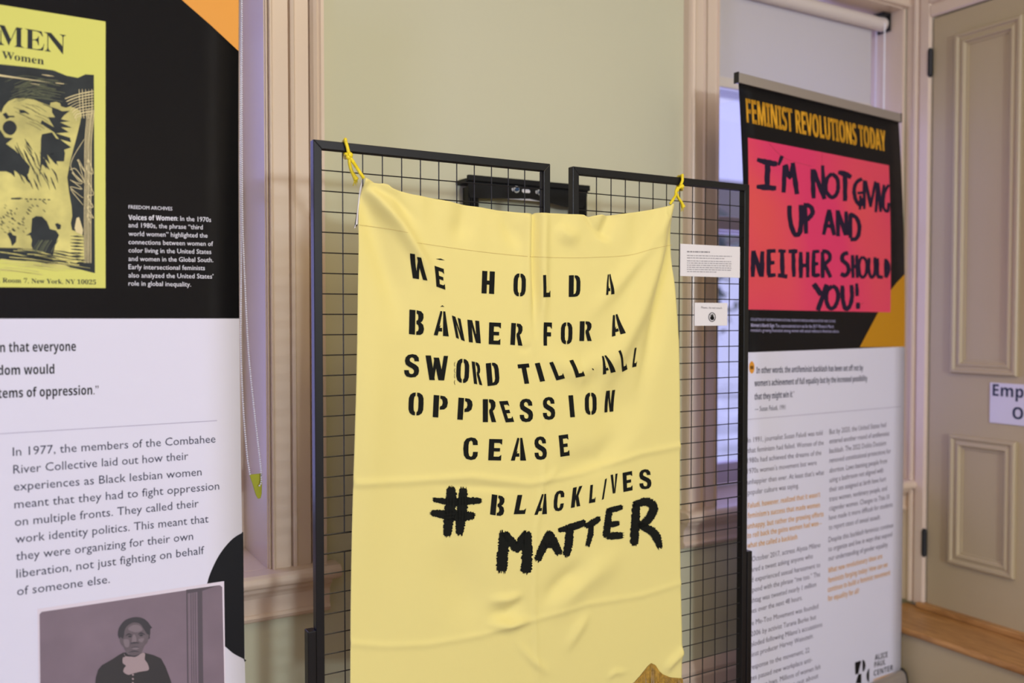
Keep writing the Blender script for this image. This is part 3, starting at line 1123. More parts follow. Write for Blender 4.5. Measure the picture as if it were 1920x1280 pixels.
P.poly([(-60, 816), (407, 787.6), (407, 788.8), (-60, 817.2)])
P.build('printed_rule', P_GREYL, bl, .0004)
P = Print(LB)
arc = smooth_open([(459, 996), (437, 1009), (415, 1034), (399, 1063), (388.5, 1093), (385, 1130), (391, 1170), (405, 1196), (425, 1214), (440, 1226), (466, 1239)], 5)
P.poly_sz([LB.px(*q) if i not in (0, len(arc) - 1) else (c, LB.px(*q)[1]) for i, q in enumerate(arc)])
P.build('printed_arc', P_BLACK, bl, .0003)

# printed portrait (a flat photograph on the banner)
S0 = mat('photo_white_border', (0.66, 0.60, 0.66), .55)
S1 = mat('photo_mauve_ground', (0.185, 0.135, 0.165), .55, noise=(7, .16))
S2 = mat('photo_dark_dress', (0.020, 0.016, 0.016), .55)
S3 = mat('photo_face_tone', (0.115, 0.088, 0.098), .55, noise=(60, .12))
S4 = mat('photo_hair_tone', (0.030, 0.025, 0.030), .55)
S5 = mat('photo_pale_collar', (0.33, 0.25, 0.255), .55)
S6 = mat('photo_column_tone', (0.075, 0.058, 0.070), .55)
S7 = mat('photo_face_light', (0.185, 0.145, 0.160), .55)
P = Print(LB)
P.poly([(70, 1141), (420, 1089), (425, 1420), (76, 1500)])
ph = P.build('printed_portrait', S0, bl, .0006)
P = Print(LB)
P.poly([(74, 1151), (78, 1146.5), (412, 1096.5), (416.5, 1100), (424, 1425), (78, 1500)])
P.build('portrait_ground', S1, ph, .0009)
P = Print(LB)
for x0_, x1_ in ((349, 351.5), (357, 358.2), (361, 362.2), (365, 366.2), (370, 379)):
    P.poly([(x0_, 1106), (x1_, 1105.5), (x1_ + 4, 1430), (x0_ + 4, 1432)])
P.poly([(349, 1105), (410, 1096.5), (376, 1108), (350, 1112)])
P.build('portrait_column', S6, ph, .0012)
Q = lambda pts: [(150 + x * .140625, 1100 + y * .140625) for x, y in pts]
P = Print(LB)
P.poly(Q([(580, 870), (520, 900), (430, 960), (290, 1040), (240, 1100), (210, 1200), (190, 1400), (120, 2300), (1420, 2100), (1290, 1500), (1200, 1220), (1140, 1060), (1080, 950), (980, 905), (860, 875)]))
P.build('portrait_dress', S2, ph, .0012)
P = Print(LB)
P.poly(Q([(505, 590), (530, 520), (600, 440), (690, 405), (760, 398), (840, 415), (900, 460), (940, 515), (960, 540), (938, 560), (930, 640), (890, 700), (560, 690), (510, 660)]), True)
P.build('portrait_hair', S4, ph, .0014)
P = Print(LB)
P.poly(Q([(575, 680), (600, 560), (650, 500), (720, 470), (800, 490), (850, 560), (890, 620), (915, 640), (900, 730), (860, 780), (830, 850), (800, 900), (700, 925), (620, 880), (580, 800), (545, 760), (525, 690), (540, 665)]), True)
P.build('portrait_face', S3, ph, .0016)
P = Print(LB)
P.poly(Q([(640, 560), (700, 505), (790, 510), (830, 570), (740, 600)]), True)
P.poly(Q([(705, 640), (735, 640), (750, 720), (690, 740)]), True)
P.poly(Q([(690, 815), (740, 800), (785, 812), (740, 832)]), True)
P.poly(Q([(580, 700), (650, 700), (650, 790), (600, 790)]), True)
P.poly(Q([(780, 690), (850, 680), (830, 730), (790, 720)]), True)
P.build('portrait_highlights', S7, ph, .0018)
P = Print(LB)
for q in (((605, 650), (650, 622), (695, 640)), ((770, 630), (815, 610), (865, 632))):
    P.stroke(Q(q), [1, 3, 1])
for cx, cy in ((665, 655), (815, 640)):
    P.poly(Q([(cx - 28, cy), (cx, cy - 14), (cx + 26, cy), (cx, cy + 15)]), True)
P.stroke(Q([(670, 750), (720, 738), (785, 742)]), [1.2, 3, 1.2])
P.stroke(Q([(680, 805), (740, 797), (785, 802)]), [.6, 1.5, .6])
P.stroke(Q([(650, 900), (720, 920), (790, 895)]), [1, 3, 1])
P.stroke(Q([(640, 870), (720, 850), (790, 862)]), [.5, 2, .5])
P.build('portrait_features', S4, ph, .002)
P = Print(LB)
P.poly(Q([(585, 880), (600, 915), (690, 925), (760, 915), (830, 875), (865, 890), (862, 960), (900, 1020), (912, 1100), (800, 1125), (700, 1150), (640, 1165), (580, 1130), (585, 1080), (610, 1045), (570, 1010), (570, 940), (600, 925)]), True)
for y in (1165, 1220, 1275):
    P.poly(Q([(700, y - 12), (718, y), (704, y + 14), (690, y)]), True)
P.build('portrait_collar', S5, ph, .0018)

# ---- right banner print
P = Print(RB)
for dx in (-.4, .4):
    P.text(bold('FEMINIST REVOLUTIONS TODAY'), (1400.5 + dx, 229.5 + dx * .2), (1661 + dx, 284 + dx * .2), 44)
P.build('printed_headline', P_GOLDT, br_, .0004)
P = Print(RB)
cR = s1R - .0005
P.poly_sz([RB.px(1612, 650.5), RB.px(1628, 620), RB.px(1645, 588), RB.px(1657, 565), RB.px(1669, 545), RB.px(1681, 530), (cR, RB.px(1696, 514)[1]), (cR, RB.px(1696, 650)[1])])
P.build('printed_wedge', P_AMBER, br_, .0003)


def pink_mat():
    m = mat('pink_poster_print', (0.75, 0.06, 0.10), .5, spec=.3)
    nt = m.node_tree
    p = nt.nodes['Principled BSDF']
    tc = [n for n in nt.nodes if n.type == 'TEX_COORD'][0]
    n = nt.nodes.new('ShaderNodeTexNoise')
    n.inputs['Scale'].default_value = 2.2
    n.inputs['Detail'].default_value = 1
    r = nt.nodes.new('ShaderNodeValToRGB')
    r.color_ramp.elements[0].position = .36
    r.color_ramp.elements[1].position = .62
    r.color_ramp.elements[0].color = (0.74, 0.085, 0.085, 1)
    r.color_ramp.elements[1].color = (0.70, 0.040, 0.135, 1)
    nt.links.new(tc.outputs['Object'], n.inputs['Vector'])
    nt.links.new(n.outputs['Fac'], r.inputs['Fac'])
    nt.links.new(r.outputs['Color'], p.inputs['Base Color'])
    return m


P = Print(RB)
P.poly([(1402, 258), (1666.5, 310), (1669.5, 585.5), (1402, 580)])
pk = P.build('printed_poster', pink_mat(), br_, .0005)
P = Print(RB)
ST = lambda pts, w=7.5: P.stroke(pts, [k * 1.22 for k in w] if isinstance(w, list) else w * 1.22, .12, .16)
# I'M NOT GIVING
ST([(1419, 299), (1436, 304), (1457, 308)], [6, 9, 8]); ST([(1439, 305), (1438, 346)], 9); ST([(1418, 350), (1432, 351), (1455, 353)], [5, 9, 8]); ST([(1466, 292), (1459, 310)], [7, 4])
ST([(1471, 310), (1469, 361)], 7.5); ST([(1473, 308), (1480, 333), (1487, 306)], 6.5); ST([(1486, 305), (1494, 364)], 8)
ST([(1523, 317), (1525, 372)], 7); ST([(1525, 318), (1536, 348), (1546, 373)], 7); ST([(1542, 310), (1545, 373)], 6)
ST([(1560, 325), (1550, 336), (1549, 358), (1560, 370), (1570, 359), (1570, 337), (1560, 325)], 6)
ST([(1571, 323), (1583, 326), (1596, 332)], [6, 9, 7]); ST([(1584, 328), (1584, 377)], 7.5)
ST([(1616, 335), (1605, 343), (1601, 360), (1606, 378), (1614, 384), (1616, 371)], 6); ST([(1607, 362), (1618, 361)], 4.5); ST([(1613, 366), (1612, 393)], 4.5)
ST([(1620, 338), (1620, 392)], 5); ST([(1623, 339), (1632, 388)], 5); ST([(1641, 340), (1632, 388)], 4.5)
ST([(1645, 342), (1642, 398)], 5); ST([(1646, 343), (1651, 397)], 5); ST([(1657, 346), (1650, 397)], 4.5)
ST([(1666, 346), (1658, 362), (1656, 388), (1664, 396), (1666, 380)], 4.5)
# UP AND
ST([(1480, 385), (1481, 412), (1489, 438), (1499, 436), (1502, 410), (1501, 384)], 7.5)
ST([(1509, 386), (1511, 438)], 7); ST([(1506, 384), (1519, 387), (1523, 399), (1516, 409), (1508, 415)], 7)
ST([(1554, 393), (1544, 440)], 6.5); ST([(1554, 393), (1564, 441)], 7); ST([(1547, 423), (1562, 424)], 6)
ST([(1570, 394), (1571, 443)], 6.5); ST([(1571, 395), (1585, 441)], 6.5); ST([(1586, 396), (1587, 441)], 6)
ST([(1594, 400), (1594, 446)], 6.5); ST([(1593, 401), (1606, 409), (1611, 428), (1606, 446), (1594, 449)], 6.5)
# NEITHER SHOULD
ST([(1412, 470), (1411, 519)], 7); ST([(1412, 470), (1427, 518)], 7); ST([(1429, 471), (1428, 519)], 7)
ST([(1441, 472), (1441, 516)], 7); ST([(1437, 471), (1454, 470)], 6); ST([(1440, 493), (1452, 492)], 6); ST([(1439, 517), (1454, 515)], 6.5)
ST([(1459, 470), (1473, 471)], 5.5); ST([(1466, 471), (1467, 517)], 7); ST([(1458, 516), (1476, 518)], 7)
ST([(1478, 471), (1495, 471)], 6.5); ST([(1487, 472), (1488, 519)], 6.5)
ST([(1501, 472), (1501, 521)], 6.5); ST([(1514, 472), (1514, 520)], 6); ST([(1501, 498), (1514, 497)], 6)
ST([(1525, 473), (1525, 518)], 6.5); ST([(1523, 472), (1536, 471)], 5.5); ST([(1525, 495), (1534, 494)], 5.5); ST([(1524, 517), (1537, 515)], 6)
ST([(1542, 472), (1542, 521)], 6.5); ST([(1541, 470), (1553, 474), (1555, 486), (1543, 497)], 6); ST([(1545, 496), (1551, 507), (1557, 520)], 6)
ST([(1590, 474), (1581, 477), (1579, 487), (1589, 497), (1590, 509), (1584, 516), (1576, 513)], 6.5)
ST([(1598, 478), (1599, 521)], 5.5); ST([(1606, 478), (1607, 521)], 5.5); ST([(1598, 500), (1607, 499)], 5.5)
ST([(1617, 481), (1611, 490), (1611, 511), (1617, 520), (1624, 511), (1624, 490), (1617, 481)], 4.8)
ST([(1629, 483), (1629, 508), (1634, 520), (1640, 510), (1640, 482)], 5)
ST([(1645, 484), (1645, 518)], 5.5); ST([(1644, 518), (1655, 520)], 5.5)
ST([(1660, 485), (1660, 520)], 5); ST([(1659, 486), (1665, 494), (1666, 509), (1660, 520)], 5)
# YOU!
ST([(1525, 532), (1531, 540), (1539, 553)], 8.5); ST([(1550, 533), (1542, 556), (1533, 582)], 7.5)
ST([(1560, 536), (1551, 545), (1549, 563), (1556, 578), (1566, 573), (1571, 556), (1568, 541), (1560, 536)], 6.5)
ST([(1579, 535), (1580, 562), (1585, 579), (1593, 573), (1597, 556), (1596, 534)], 6.5)
ST([(1606, 531), (1607, 555)], [5, 6]); ST([(1608, 567), (1608.5, 579)], 6.5)
P.build('poster_lettering', P_INKP, pk, .0009)
P = Print(RB)
P.stroke([(1440, 267), (1470, 296), (1522, 312)], .8)
P.stroke([(1541, 285), (1541, 330)], .6)
P.stroke([(1610, 572), (1619, 567)], [2, .8])
P.build('poster_creases', mat('poster_crease_ink', (.42, .03, .05), .6), pk, .0008)

P = Print(RB)
P.text('COLLECTION OF THE SMITHSONIAN NATIONAL MUSEUM OF AFRICAN AMERICAN HISTORY AND CULTURE', (1407.5, 601), (1566, 604.2), 5)
P.text(bold('Women’s March Sign:'), (1407.5, 612.6), (1452.5, 613.4), 6.5)
P.text('The unprecedented turn out for the 2017 Women’s March', (1454, 613.4), (1563, 614.8), 6.5)
P.text('revealed a growing frustration among women with sexual violence in American culture.', (1407.5, 621.6), (1573, 623.6), 6.5)
P.build('printed_caption', P_LILAC, br_, .0004)

P = Print(RB)
for s, a, b in (('In other words, the antifeminist backlash has been set off not by', (1418, 699.7), (1618, 694.3)), ('women’s achievement of full equality but by the increased possibility', (1414.5, 724), (1626, 714)), ('that they might win it.”', (1414.5, 749.3), (1489, 744))):
    P.text(bold(s), a, b, 11.5)
P.text('— Susan Faludi, 1991', (1415, 771), (1472.5, 767.5), 9.5)
P.build('printed_quote', P_NAVY, br_, .0004)
P = Print(RB)
P.poly([(1409.5 + 5.2 * math.cos(a), 688.5 + 11.5 * math.sin(a)) for a in [2 * PI * k / 20 for k in range(20)]])
qm = P.build('quote_badge', P_ORANGE, br_, .0004)
P = Print(RB)
for x in (1407.5, 1410.5):
    P.stroke([(x + 1.6, 685.5), (x + .3, 687.5), (x + .7, 692)], [1.0, 2.2, 2.2])
P.build('quote_glyph', P_BLACK, qm, .0007)
P = Print(RB)
P.poly([(1400, 785.8), (1689, 761.6), (1689, 762.6), (1400, 786.8)])
P.build('printed_rule', P_GREYL, br_, .0004)

P = Print(RB)
for s, a, b in (('In 1991, journalist Susan Faludi was told', (1401.5, 830), (1542, 815)), ('that feminism had failed. Women of the', (1401.5, 849), (1544, 833.7)), ('1980s had achieved the dreams of the', (1401, 868), (1539.5, 852.5)),
                ('1970s women’s movement but were', (1401, 888), (1531, 871)), ('unhappier than ever. At least that’s what', (1401, 908), (1545, 889.5)), ('popular culture was saying.', (1402, 927.7), (1497.5, 914)),
                ('In October 2017, actress Alyssa Milano', (1400, 1054.5), (1538, 1025)), ('shared a tweet asking anyone who', (1400, 1074), (1524, 1046)), ('had experienced sexual harassment to', (1399.5, 1093.3), (1537.5, 1062.5)),
                ('respond with the phrase “me too.” The', (1399, 1112.7), (1537.5, 1080)), ('hashtag was tweeted nearly 1 million', (1399, 1132.7), (1530, 1099)), ('times over the next 48 hours.', (1398.5, 1152), (1504, 1124)),
                ('The Me-Too Movement was founded', (1398.5, 1175), (1534, 1140)), ('in 2006 by activist Tarana Burke but', (1398, 1195.6), (1530, 1160)), ('exploded following Milano’s accusations', (1398, 1215), (1541.5, 1174)),
                ('against producer Harvey Weinstein.', (1397.5, 1234.7), (1525, 1195)), ('In response to the movement, 22', (1397, 1258.3), (1517.5, 1222)), ('states passed new workplace anti-', (1396.5, 1279), (1522.5, 1240)),
                ('harassment laws. Millions of women felt', (1396, 1298.5), (1538.5, 1253)), ('empowered speaking out about', (1395.5, 1318), (1534, 1270)),
                ('But by 2020, the United States had', (1555, 814), (1661, 800)), ('entered another round of antifeminist', (1555, 831.5), (1667.5, 816.3)), ('backlash. The 2022 Dobbs Decision', (1555, 849.6), (1661, 834)),
                ('removed constitutional protections for', (1555, 867.6), (1670, 849)), ('abortion. Laws banning people from', (1555, 886.2), (1663, 867.6)), ('using a bathroom not aligned with', (1555, 904.3), (1656, 885)),
                ('their sex assigned at birth have hurt', (1554.5, 922), (1661, 901.3)), ('trans women, nonbinary people, and', (1554.5, 940), (1662.5, 919)), ('cisgender women. Changes to Title IX', (1554.5, 957.3), (1668, 935)),
                ('have made it more difficult for students', (1554, 975), (1673.5, 949.5)), ('to report cases of sexual assault.', (1553.7, 993), (1650.5, 972.5)), ('Despite this backlash feminists continue', (1553.3, 1016.3), (1674.5, 988)),
                ('to organize and live in ways that expand', (1553, 1033.8), (1672.5, 1005)), ('our understanding of gender equality.', (1553, 1051.3), (1665, 1024))):
    P.text(s, a, b, 10)
P.build('printed_paragraph', P_VIOLET, br_, .0004)
P = Print(RB)
for s, a, b in (('Faludi, however, realized that it wasn’t', (1402, 952.7), (1537.5, 931)), ('feminism’s success that made women', (1401.5, 971.5), (1537, 950.5)), ('unhappy, but rather the growing efforts', (1401, 991.3), (1544, 967.5)),
                ('to roll back the gains women had won—', (1401, 1009), (1541, 984)), ('what she called a backlash.', (1401, 1027.5), (1496, 1010)),
                ('What new revolutionary ideas are', (1552.5, 1074), (1654, 1046.3)), ('feminists forging today? How can we', (1552.5, 1092.5), (1664, 1062)), ('continue to build a feminist movement', (1552, 1110), (1669, 1077)), ('for equality for all?', (1552, 1127), (1611, 1111.3))):
    P.text(bold(s), a, b, 9.5)
P.build('printed_orange_text', P_OTEXT, br_, .0004)
# emblem at the foot of the banner
P = Print(RB)
E_ = lambda pts: [(1600 + x / 16, 1200 + y / 16) for x, y in pts]
for q in ([(45, 665), (210, 612), (232, 640), (190, 800), (150, 1000), (55, 1030)], [(268, 592), (305, 588), (345, 640), (365, 740), (350, 850), (315, 925), (275, 935)],
          [(150, 1012), (238, 1000), (238, 1290), (70, 1290), (95, 1180)], [(478, 835), (440, 880), (400, 980), (388, 1080), (405, 1180), (440, 1235), (468, 1255)]):
    P.poly(E_(q))
for s, a, b, h in (('ALICE', (1640, 1237.5), (1664, 1231), 10), ('PAUL', (1639.3, 1251), (1660, 1245), 10), ('CENTER', (1638, 1267), (1674.3, 1255.5), 10)):
    P.text(bold(s), a, b, h)
P.build('printed_emblem', P_BLACK, br_, .0004)
P = Print(RB)
P.poly([(1637.5, 1273.5), (1674, 1260.5), (1674, 1262.3), (1637.5, 1275.5)])
P.build('emblem_underline', P_OTEXT, br_, .0004)

# ------------------------------------------------------------------ yellow cloth banner hanging on the panels
YC = 1.662
FL = Surf((0, YC), (1, 0))
FOLDS = []


def fold(pts, w, amp):
    q = [FL.px(*p) for p in pts]
    kx = 1.75 / FPX * 1.12
    edge = [p[1] < 412 or p[0] < 672 or p[0] > 1262 or p[1] > 1400 for p in pts]      # folds that run out over the cloth's edge
    FOLDS.append(([(a, b, c_) for (a, b), c_ in zip(q, edge)], max(w * kx, .0075), amp * (.95 if w < 8 else 1.7 if w < 12 else 2.2)))


fold([(684, 345), (712, 385), (745, 420), (790, 490), (825, 560)], 13, .008)
fold([(676, 360), (705, 440), (735, 540), (752, 640)], 24, -.007)
fold([(690, 350), (740, 372), (800, 440)], 9, -.004)
fold([(1003, 398), (1001, 480), (1003, 560), (1002, 660)], 8, -.007)
fold([(990, 410), (988, 520), (990, 600)], 10, .004)
fold([(1018, 405), (1016, 520), (1014, 640)], 12, .005)
fold([(1252, 392), (1238, 460), (1195, 580), (1140, 700), (1110, 800)], 26, .010)
fold([(1247, 396), (1205, 470), (1150, 540), (1080, 620)], 16, .005)
fold([(1256, 400), (1250, 500), (1225, 640), (1190, 800)], 20, -.009)
fold([(1246, 388), (1243, 412)], 5, -.006)
fold([(1145, 402), (1132, 432), (1126, 455)], 16, -.007)
fold([(1098, 404), (1110, 425), (1130, 450)], 7, -.004)
fold([(880, 386), (870, 420), (840, 460)], 20, -.004)
fold([(940, 396), (955, 430), (985, 470)], 18, -.004)
fold([(1040, 420), (1060, 440), (1090, 450)], 16, .005)
fold([(668, 905), (760, 902), (880, 893), (990, 905), (1090, 885), (1200, 850), (1276, 836)], 7, .0035)
fold([(800, 910), (900, 912), (1000, 918)], 5, -.0025)
fold([(1010, 905), (1030, 890), (1050, 870)], 7, .003)
fold([(1001, 640), (1010, 760), (1018, 860), (1012, 920), (1000, 1010), (1000, 1150), (1008, 1280), (1010, 1500)], 4, .0022)
fold([(995, 645), (985, 655), (960, 652)], 6, -.003)
fold([(658, 1206), (720, 1211), (800, 1208), (900, 1190), (1000, 1160), (1100, 1130), (1200, 1115), (1276, 1093)], 5, .0022)
fold([(905, 1172), (955, 1170), (1000, 1155)], 9, .006)
fold([(900, 1150), (950, 1148), (990, 1118)], 12, -.004)
fold([(905, 1125), (950, 1122), (985, 1112)], 9, .004)
fold([(1000, 1140), (1060, 1085), (1115, 1050)], 20, -.006)
fold([(1010, 1165), (1090, 1085), (1180, 1030)], 26, .005)
fold([(1060, 620), (1150, 760), (1190, 830)], 60, -.008)
fold([(1000, 660), (1090, 700), (1170, 640)], 22, .005)
fold([(1020, 880), (1120, 860), (1200, 790)], 24, -.005)
fold([(700, 480), (690, 700), (685, 900), (680, 1200)], 40, .006)
fold([(830, 1000), (870, 1100), (900, 1190)], 40, -.004)
fold([(1050, 1230), (1080, 1180), (1105, 1140)], 12, .003)
fold([(960, 1195), (1000, 1240), (1040, 1270)], 8, .0025)
fold([(1130, 1275), (1150, 1258), (1180, 1258)], 7, .004)
fold([(1240, 1262), (1258, 1240), (1277, 1222)], 10, .005)


def seg_d2(p, a, b):
    vx, vz = b[0] - a[0], b[1] - a[1]
    l2 = vx * vx + vz * vz
    t = ((p[0] - a[0]) * vx + (p[1] - a[1]) * vz) / l2 if l2 else 0
    t = max(0, min(1, t))
    dx, dz = p[0] - a[0] - vx * t, p[1] - a[1] - vz * t
    return dx * dx + dz * dz, t


XA, XB = FL.px(668, 640)[0], FL.px(1272, 640)[0]
ZTOPC = FL.px(1000, 400)[1]


def cloth_disp(s, z):
    u = (s - XA) / (XB - XA)
    d = .006 * math.sin(PI * max(0, min(1, u))) + .004 * math.sin(u * 9 + 1.0) * math.exp(-max(0, ZTOPC - z) / .25)
    # soft ripples of the gathered hem
    d += .0022 * math.sin(s * 95) * math.exp(-max(0, ZTOPC - z) / .05)
    d += .003 * math.sin(u * 6.0 + z * 5.0)
    for q, w, amp in FOLDS:
        m, tt = 1e9, 0
        for i, (a, b) in enumerate(zip(q[:-1], q[1:])):
            if min(a[0], b[0]) - 3 * w > s or max(a[0], b[0]) + 3 * w < s or min(a[1], b[1]) - 3 * w > z or max(a[1], b[1]) + 3 * w < z:
                continue
            e, t = seg_d2((s, z), a, b)
            if e < m:
                m, tt = e, (i + t) / (len(q) - 1)
        if m < 9 * w * w:
            e = min(1.0, (1 - tt) / .45)
            if not q[0][2]:
                e = min(e, min(1.0, tt / .45))
            if q[-1][2]:
                e = max(e, 1.0 if tt > .55 else 0.0)
            d += amp * e * e * (3 - 2 * e) * math.exp(-m / (w * w))
    return max(d, -.022)


CL = Surf((0, YC), (1, 0), cloth_disp)
top = [(681, 334), (690, 338), (700, 343.5), (710, 345), (716, 344.5), (725, 347), (732, 353), (742, 357), (752, 360), (770, 365), (790, 369), (820, 374), (850, 380), (880, 385), (905, 389), (930, 393), (955, 396), (980, 399), (1003, 401),
       (1006, 398.5), (1030, 400), (1060, 401), (1094, 403), (1103, 407), (1110, 405), (1125, 402.5), (1140, 404), (1165, 401), (1190, 398), (1215, 394), (1235, 389.5), (1243, 387.5), (1247, 387.5), (1250, 384), (1256, 383)]
left = [(681, 334), (677, 365), (673.5, 400), (672, 425), (670, 520), (667.5, 640), (663.5, 780), (660.5, 900), (659, 1000), (658, 1110), (656.5, 1280), (656, 1330)]
right = [(1256, 383), (1258.5, 430), (1262, 480), (1268, 560), (1274, 640), (1276, 720), (1277, 800), (1276.5, 900), (1276, 1000), (1276.5, 1100), (1278, 1190), (1277, 1272)]
bottom = [(656, 1330), (850, 1320), (1050, 1305), (1150, 1296), (1186, 1279), (1200, 1263), (1212, 1248), (1218, 1243), (1225, 1246), (1233, 1258), (1240, 1264), (1255, 1270), (1277, 1272)]


def resample(pts, t, key=None):
    """point at fraction t of a polyline (by arc length)"""
    L = [0]
    for a, b in zip(pts[:-1], pts[1:]):
        L.append(L[-1] + math.hypot(b[0] - a[0], b[1] - a[1]))
    d = t * L[-1]
    for i in range(len(pts) - 1):
        if d <= L[i + 1] or i == len(pts) - 2:
            k = (d - L[i]) / ((L[i + 1] - L[i]) or 1)
            return (pts[i][0] + (pts[i + 1][0] - pts[i][0]) * k, pts[i][1] + (pts[i + 1][1] - pts[i][1]) * k)


NU, NV = 260, 330
topS = [resample(top, i / NU) for i in range(NU + 1)]
botS = [resample(bottom, i / NU) for i in range(NU + 1)]
lefS = [resample(left, j / NV) for j in range(NV + 1)]
rigS = [resample(right, j / NV) for j in range(NV + 1)]
cb = thing('cloth_banner', (FL.px(965, 900)[0], YC, .45), 'pale yellow cloth banner with black stencilled words tied across both mesh panels', 'banner')
vs, fs = [], []
c00, c10, c01, c11 = top[0], top[-1], bottom[0], bottom[-1]
for j in range(NV + 1):
    v = j / NV
    for i in range(NU + 1):
        u = i / NU
        p = [(1 - v) * topS[i][k] + v * botS[i][k] + (1 - u) * lefS[j][k] + u * rigS[j][k]
             - ((1 - u) * (1 - v) * c00[k] + u * (1 - v) * c10[k] + (1 - u) * v * c01[k] + u * v * c11[k]) for k in (0, 1)]
        s, z = FL.px(p[0], p[1])
        vs.append(CL.pt(s, z))
for j in range(NV):
    for i in range(NU):
        a = j * (NU + 1) + i
        fs.append((a, a + NU + 1, a + NU + 2, a + 1))
me = bpy.data.meshes.new('cloth')
me.from_pydata(vs, [], fs)
co = link('cloth', me, CLOTH, cb, smooth=True)
sd = co.modifiers.new('thickness', 'SOLIDIFY')
sd.thickness = .0009
sd.offset = -1
# white backing cloth peeping out at the left edge
m = MB()
q = [(681.5, 336), (677, 352), (668.5, 426), (666.5, 427.5), (668, 421), (673, 420)]
pts = [FL.pt(*FL.px(x, y), -.006) for x, y in q]
pts2 = [p + Vector((0, .002, 0)) for p in pts]
k = len(q)
m.add(pts + pts2, [tuple(range(k)), tuple(range(2 * k - 1, k - 1, -1))] + [(i, (i + 1) % k, (i + 1) % k + k, i + k) for i in range(k)])
m.build('backing', CLOTHB, cb)['label'] = 'white backing edge at the upper left corner'
# gold fringe sewn on the lifted bottom hem
fr = MB()
hem = [resample(bottom, .0 + i / 300) for i in range(301)]
random.seed(5)
for i, (x, y) in enumerate(hem):
    if x < 1120:
        if i % 2:
            continue
    s, z = FL.px(x, y)
    ln = .075 + random.uniform(-.006, .006)
    dd = .004 * math.sin(i * .7)
    pA = CL.pt(s, z + .002, .002)
    pB = CL.pt(s + random.uniform(-.001, .001), z - ln * .5, .004 + dd)
    pC = CL.pt(s + random.uniform(-.002, .002), z - ln, .005 + dd)
    fr.tube([pA, pB, pC], [.0013, .0017, .0012], 5)
fr.build('fringe', FRINGE, cb, smooth=True)['label'] = 'antique gold fringe along the lifted bottom hem'
# hem stitching lines
P = Print(CL, .02)
P.stroke([(673, 421.5), (700, 425), (735, 430.5), (765, 436)], .9, .2, n=10)
P.stroke([(782, 455), (830, 462), (880, 469), (940, 476), (1000, 481), (1060, 483), (1120, 482), (1180, 478), (1225, 466), (1260, 459)], .8, .2, n=10)
P.build('stitching', THREAD, cb, .0008)

# ---- stencilled letters (unit square glyphs: x right, y up)


def bar(x0, y0, x1, y1, w):
    return [(x0 - w / 2, y0), (x0 + w / 2, y0), (x1 + w / 2, y1), (x1 - w / 2, y1)]


def rect(x0, y0, x1, y1):
    return [(x0, y0), (x1, y0), (x1, y1), (x0, y1)]


def arcs(cx, cy, rx, ry, ix, iy, a0, a1, n=14):
    o = [(cx + rx * math.cos(math.radians(a0 + (a1 - a0) * k / n)), cy + ry * math.sin(math.radians(a0 + (a1 - a0) * k / n))) for k in range(n + 1)]
    i = [(cx + ix * math.cos(math.radians(a0 + (a1 - a0) * k / n)), cy + iy * math.sin(math.radians(a0 + (a1 - a0) * k / n))) for k in range(n + 1)]
    return o + i[::-1]


def halfO(sgn):
    g = .05
    pts = [(.5 + sgn * g, 1), (.5 + sgn * .22, .985), (.5 + sgn * .40, .90), (.5 + sgn * .49, .75), (.5 + sgn * .5, .5), (.5 + sgn * .49, .25), (.5 + sgn * .40, .10), (.5 + sgn * .22, .015), (.5 + sgn * g, 0),
           (.5 + sgn * g, .14), (.5 + sgn * .13, .20), (.5 + sgn * .16, .35), (.5 + sgn * .16, .65), (.5 + sgn * .13, .80), (.5 + sgn * g, .86)]
    return pts


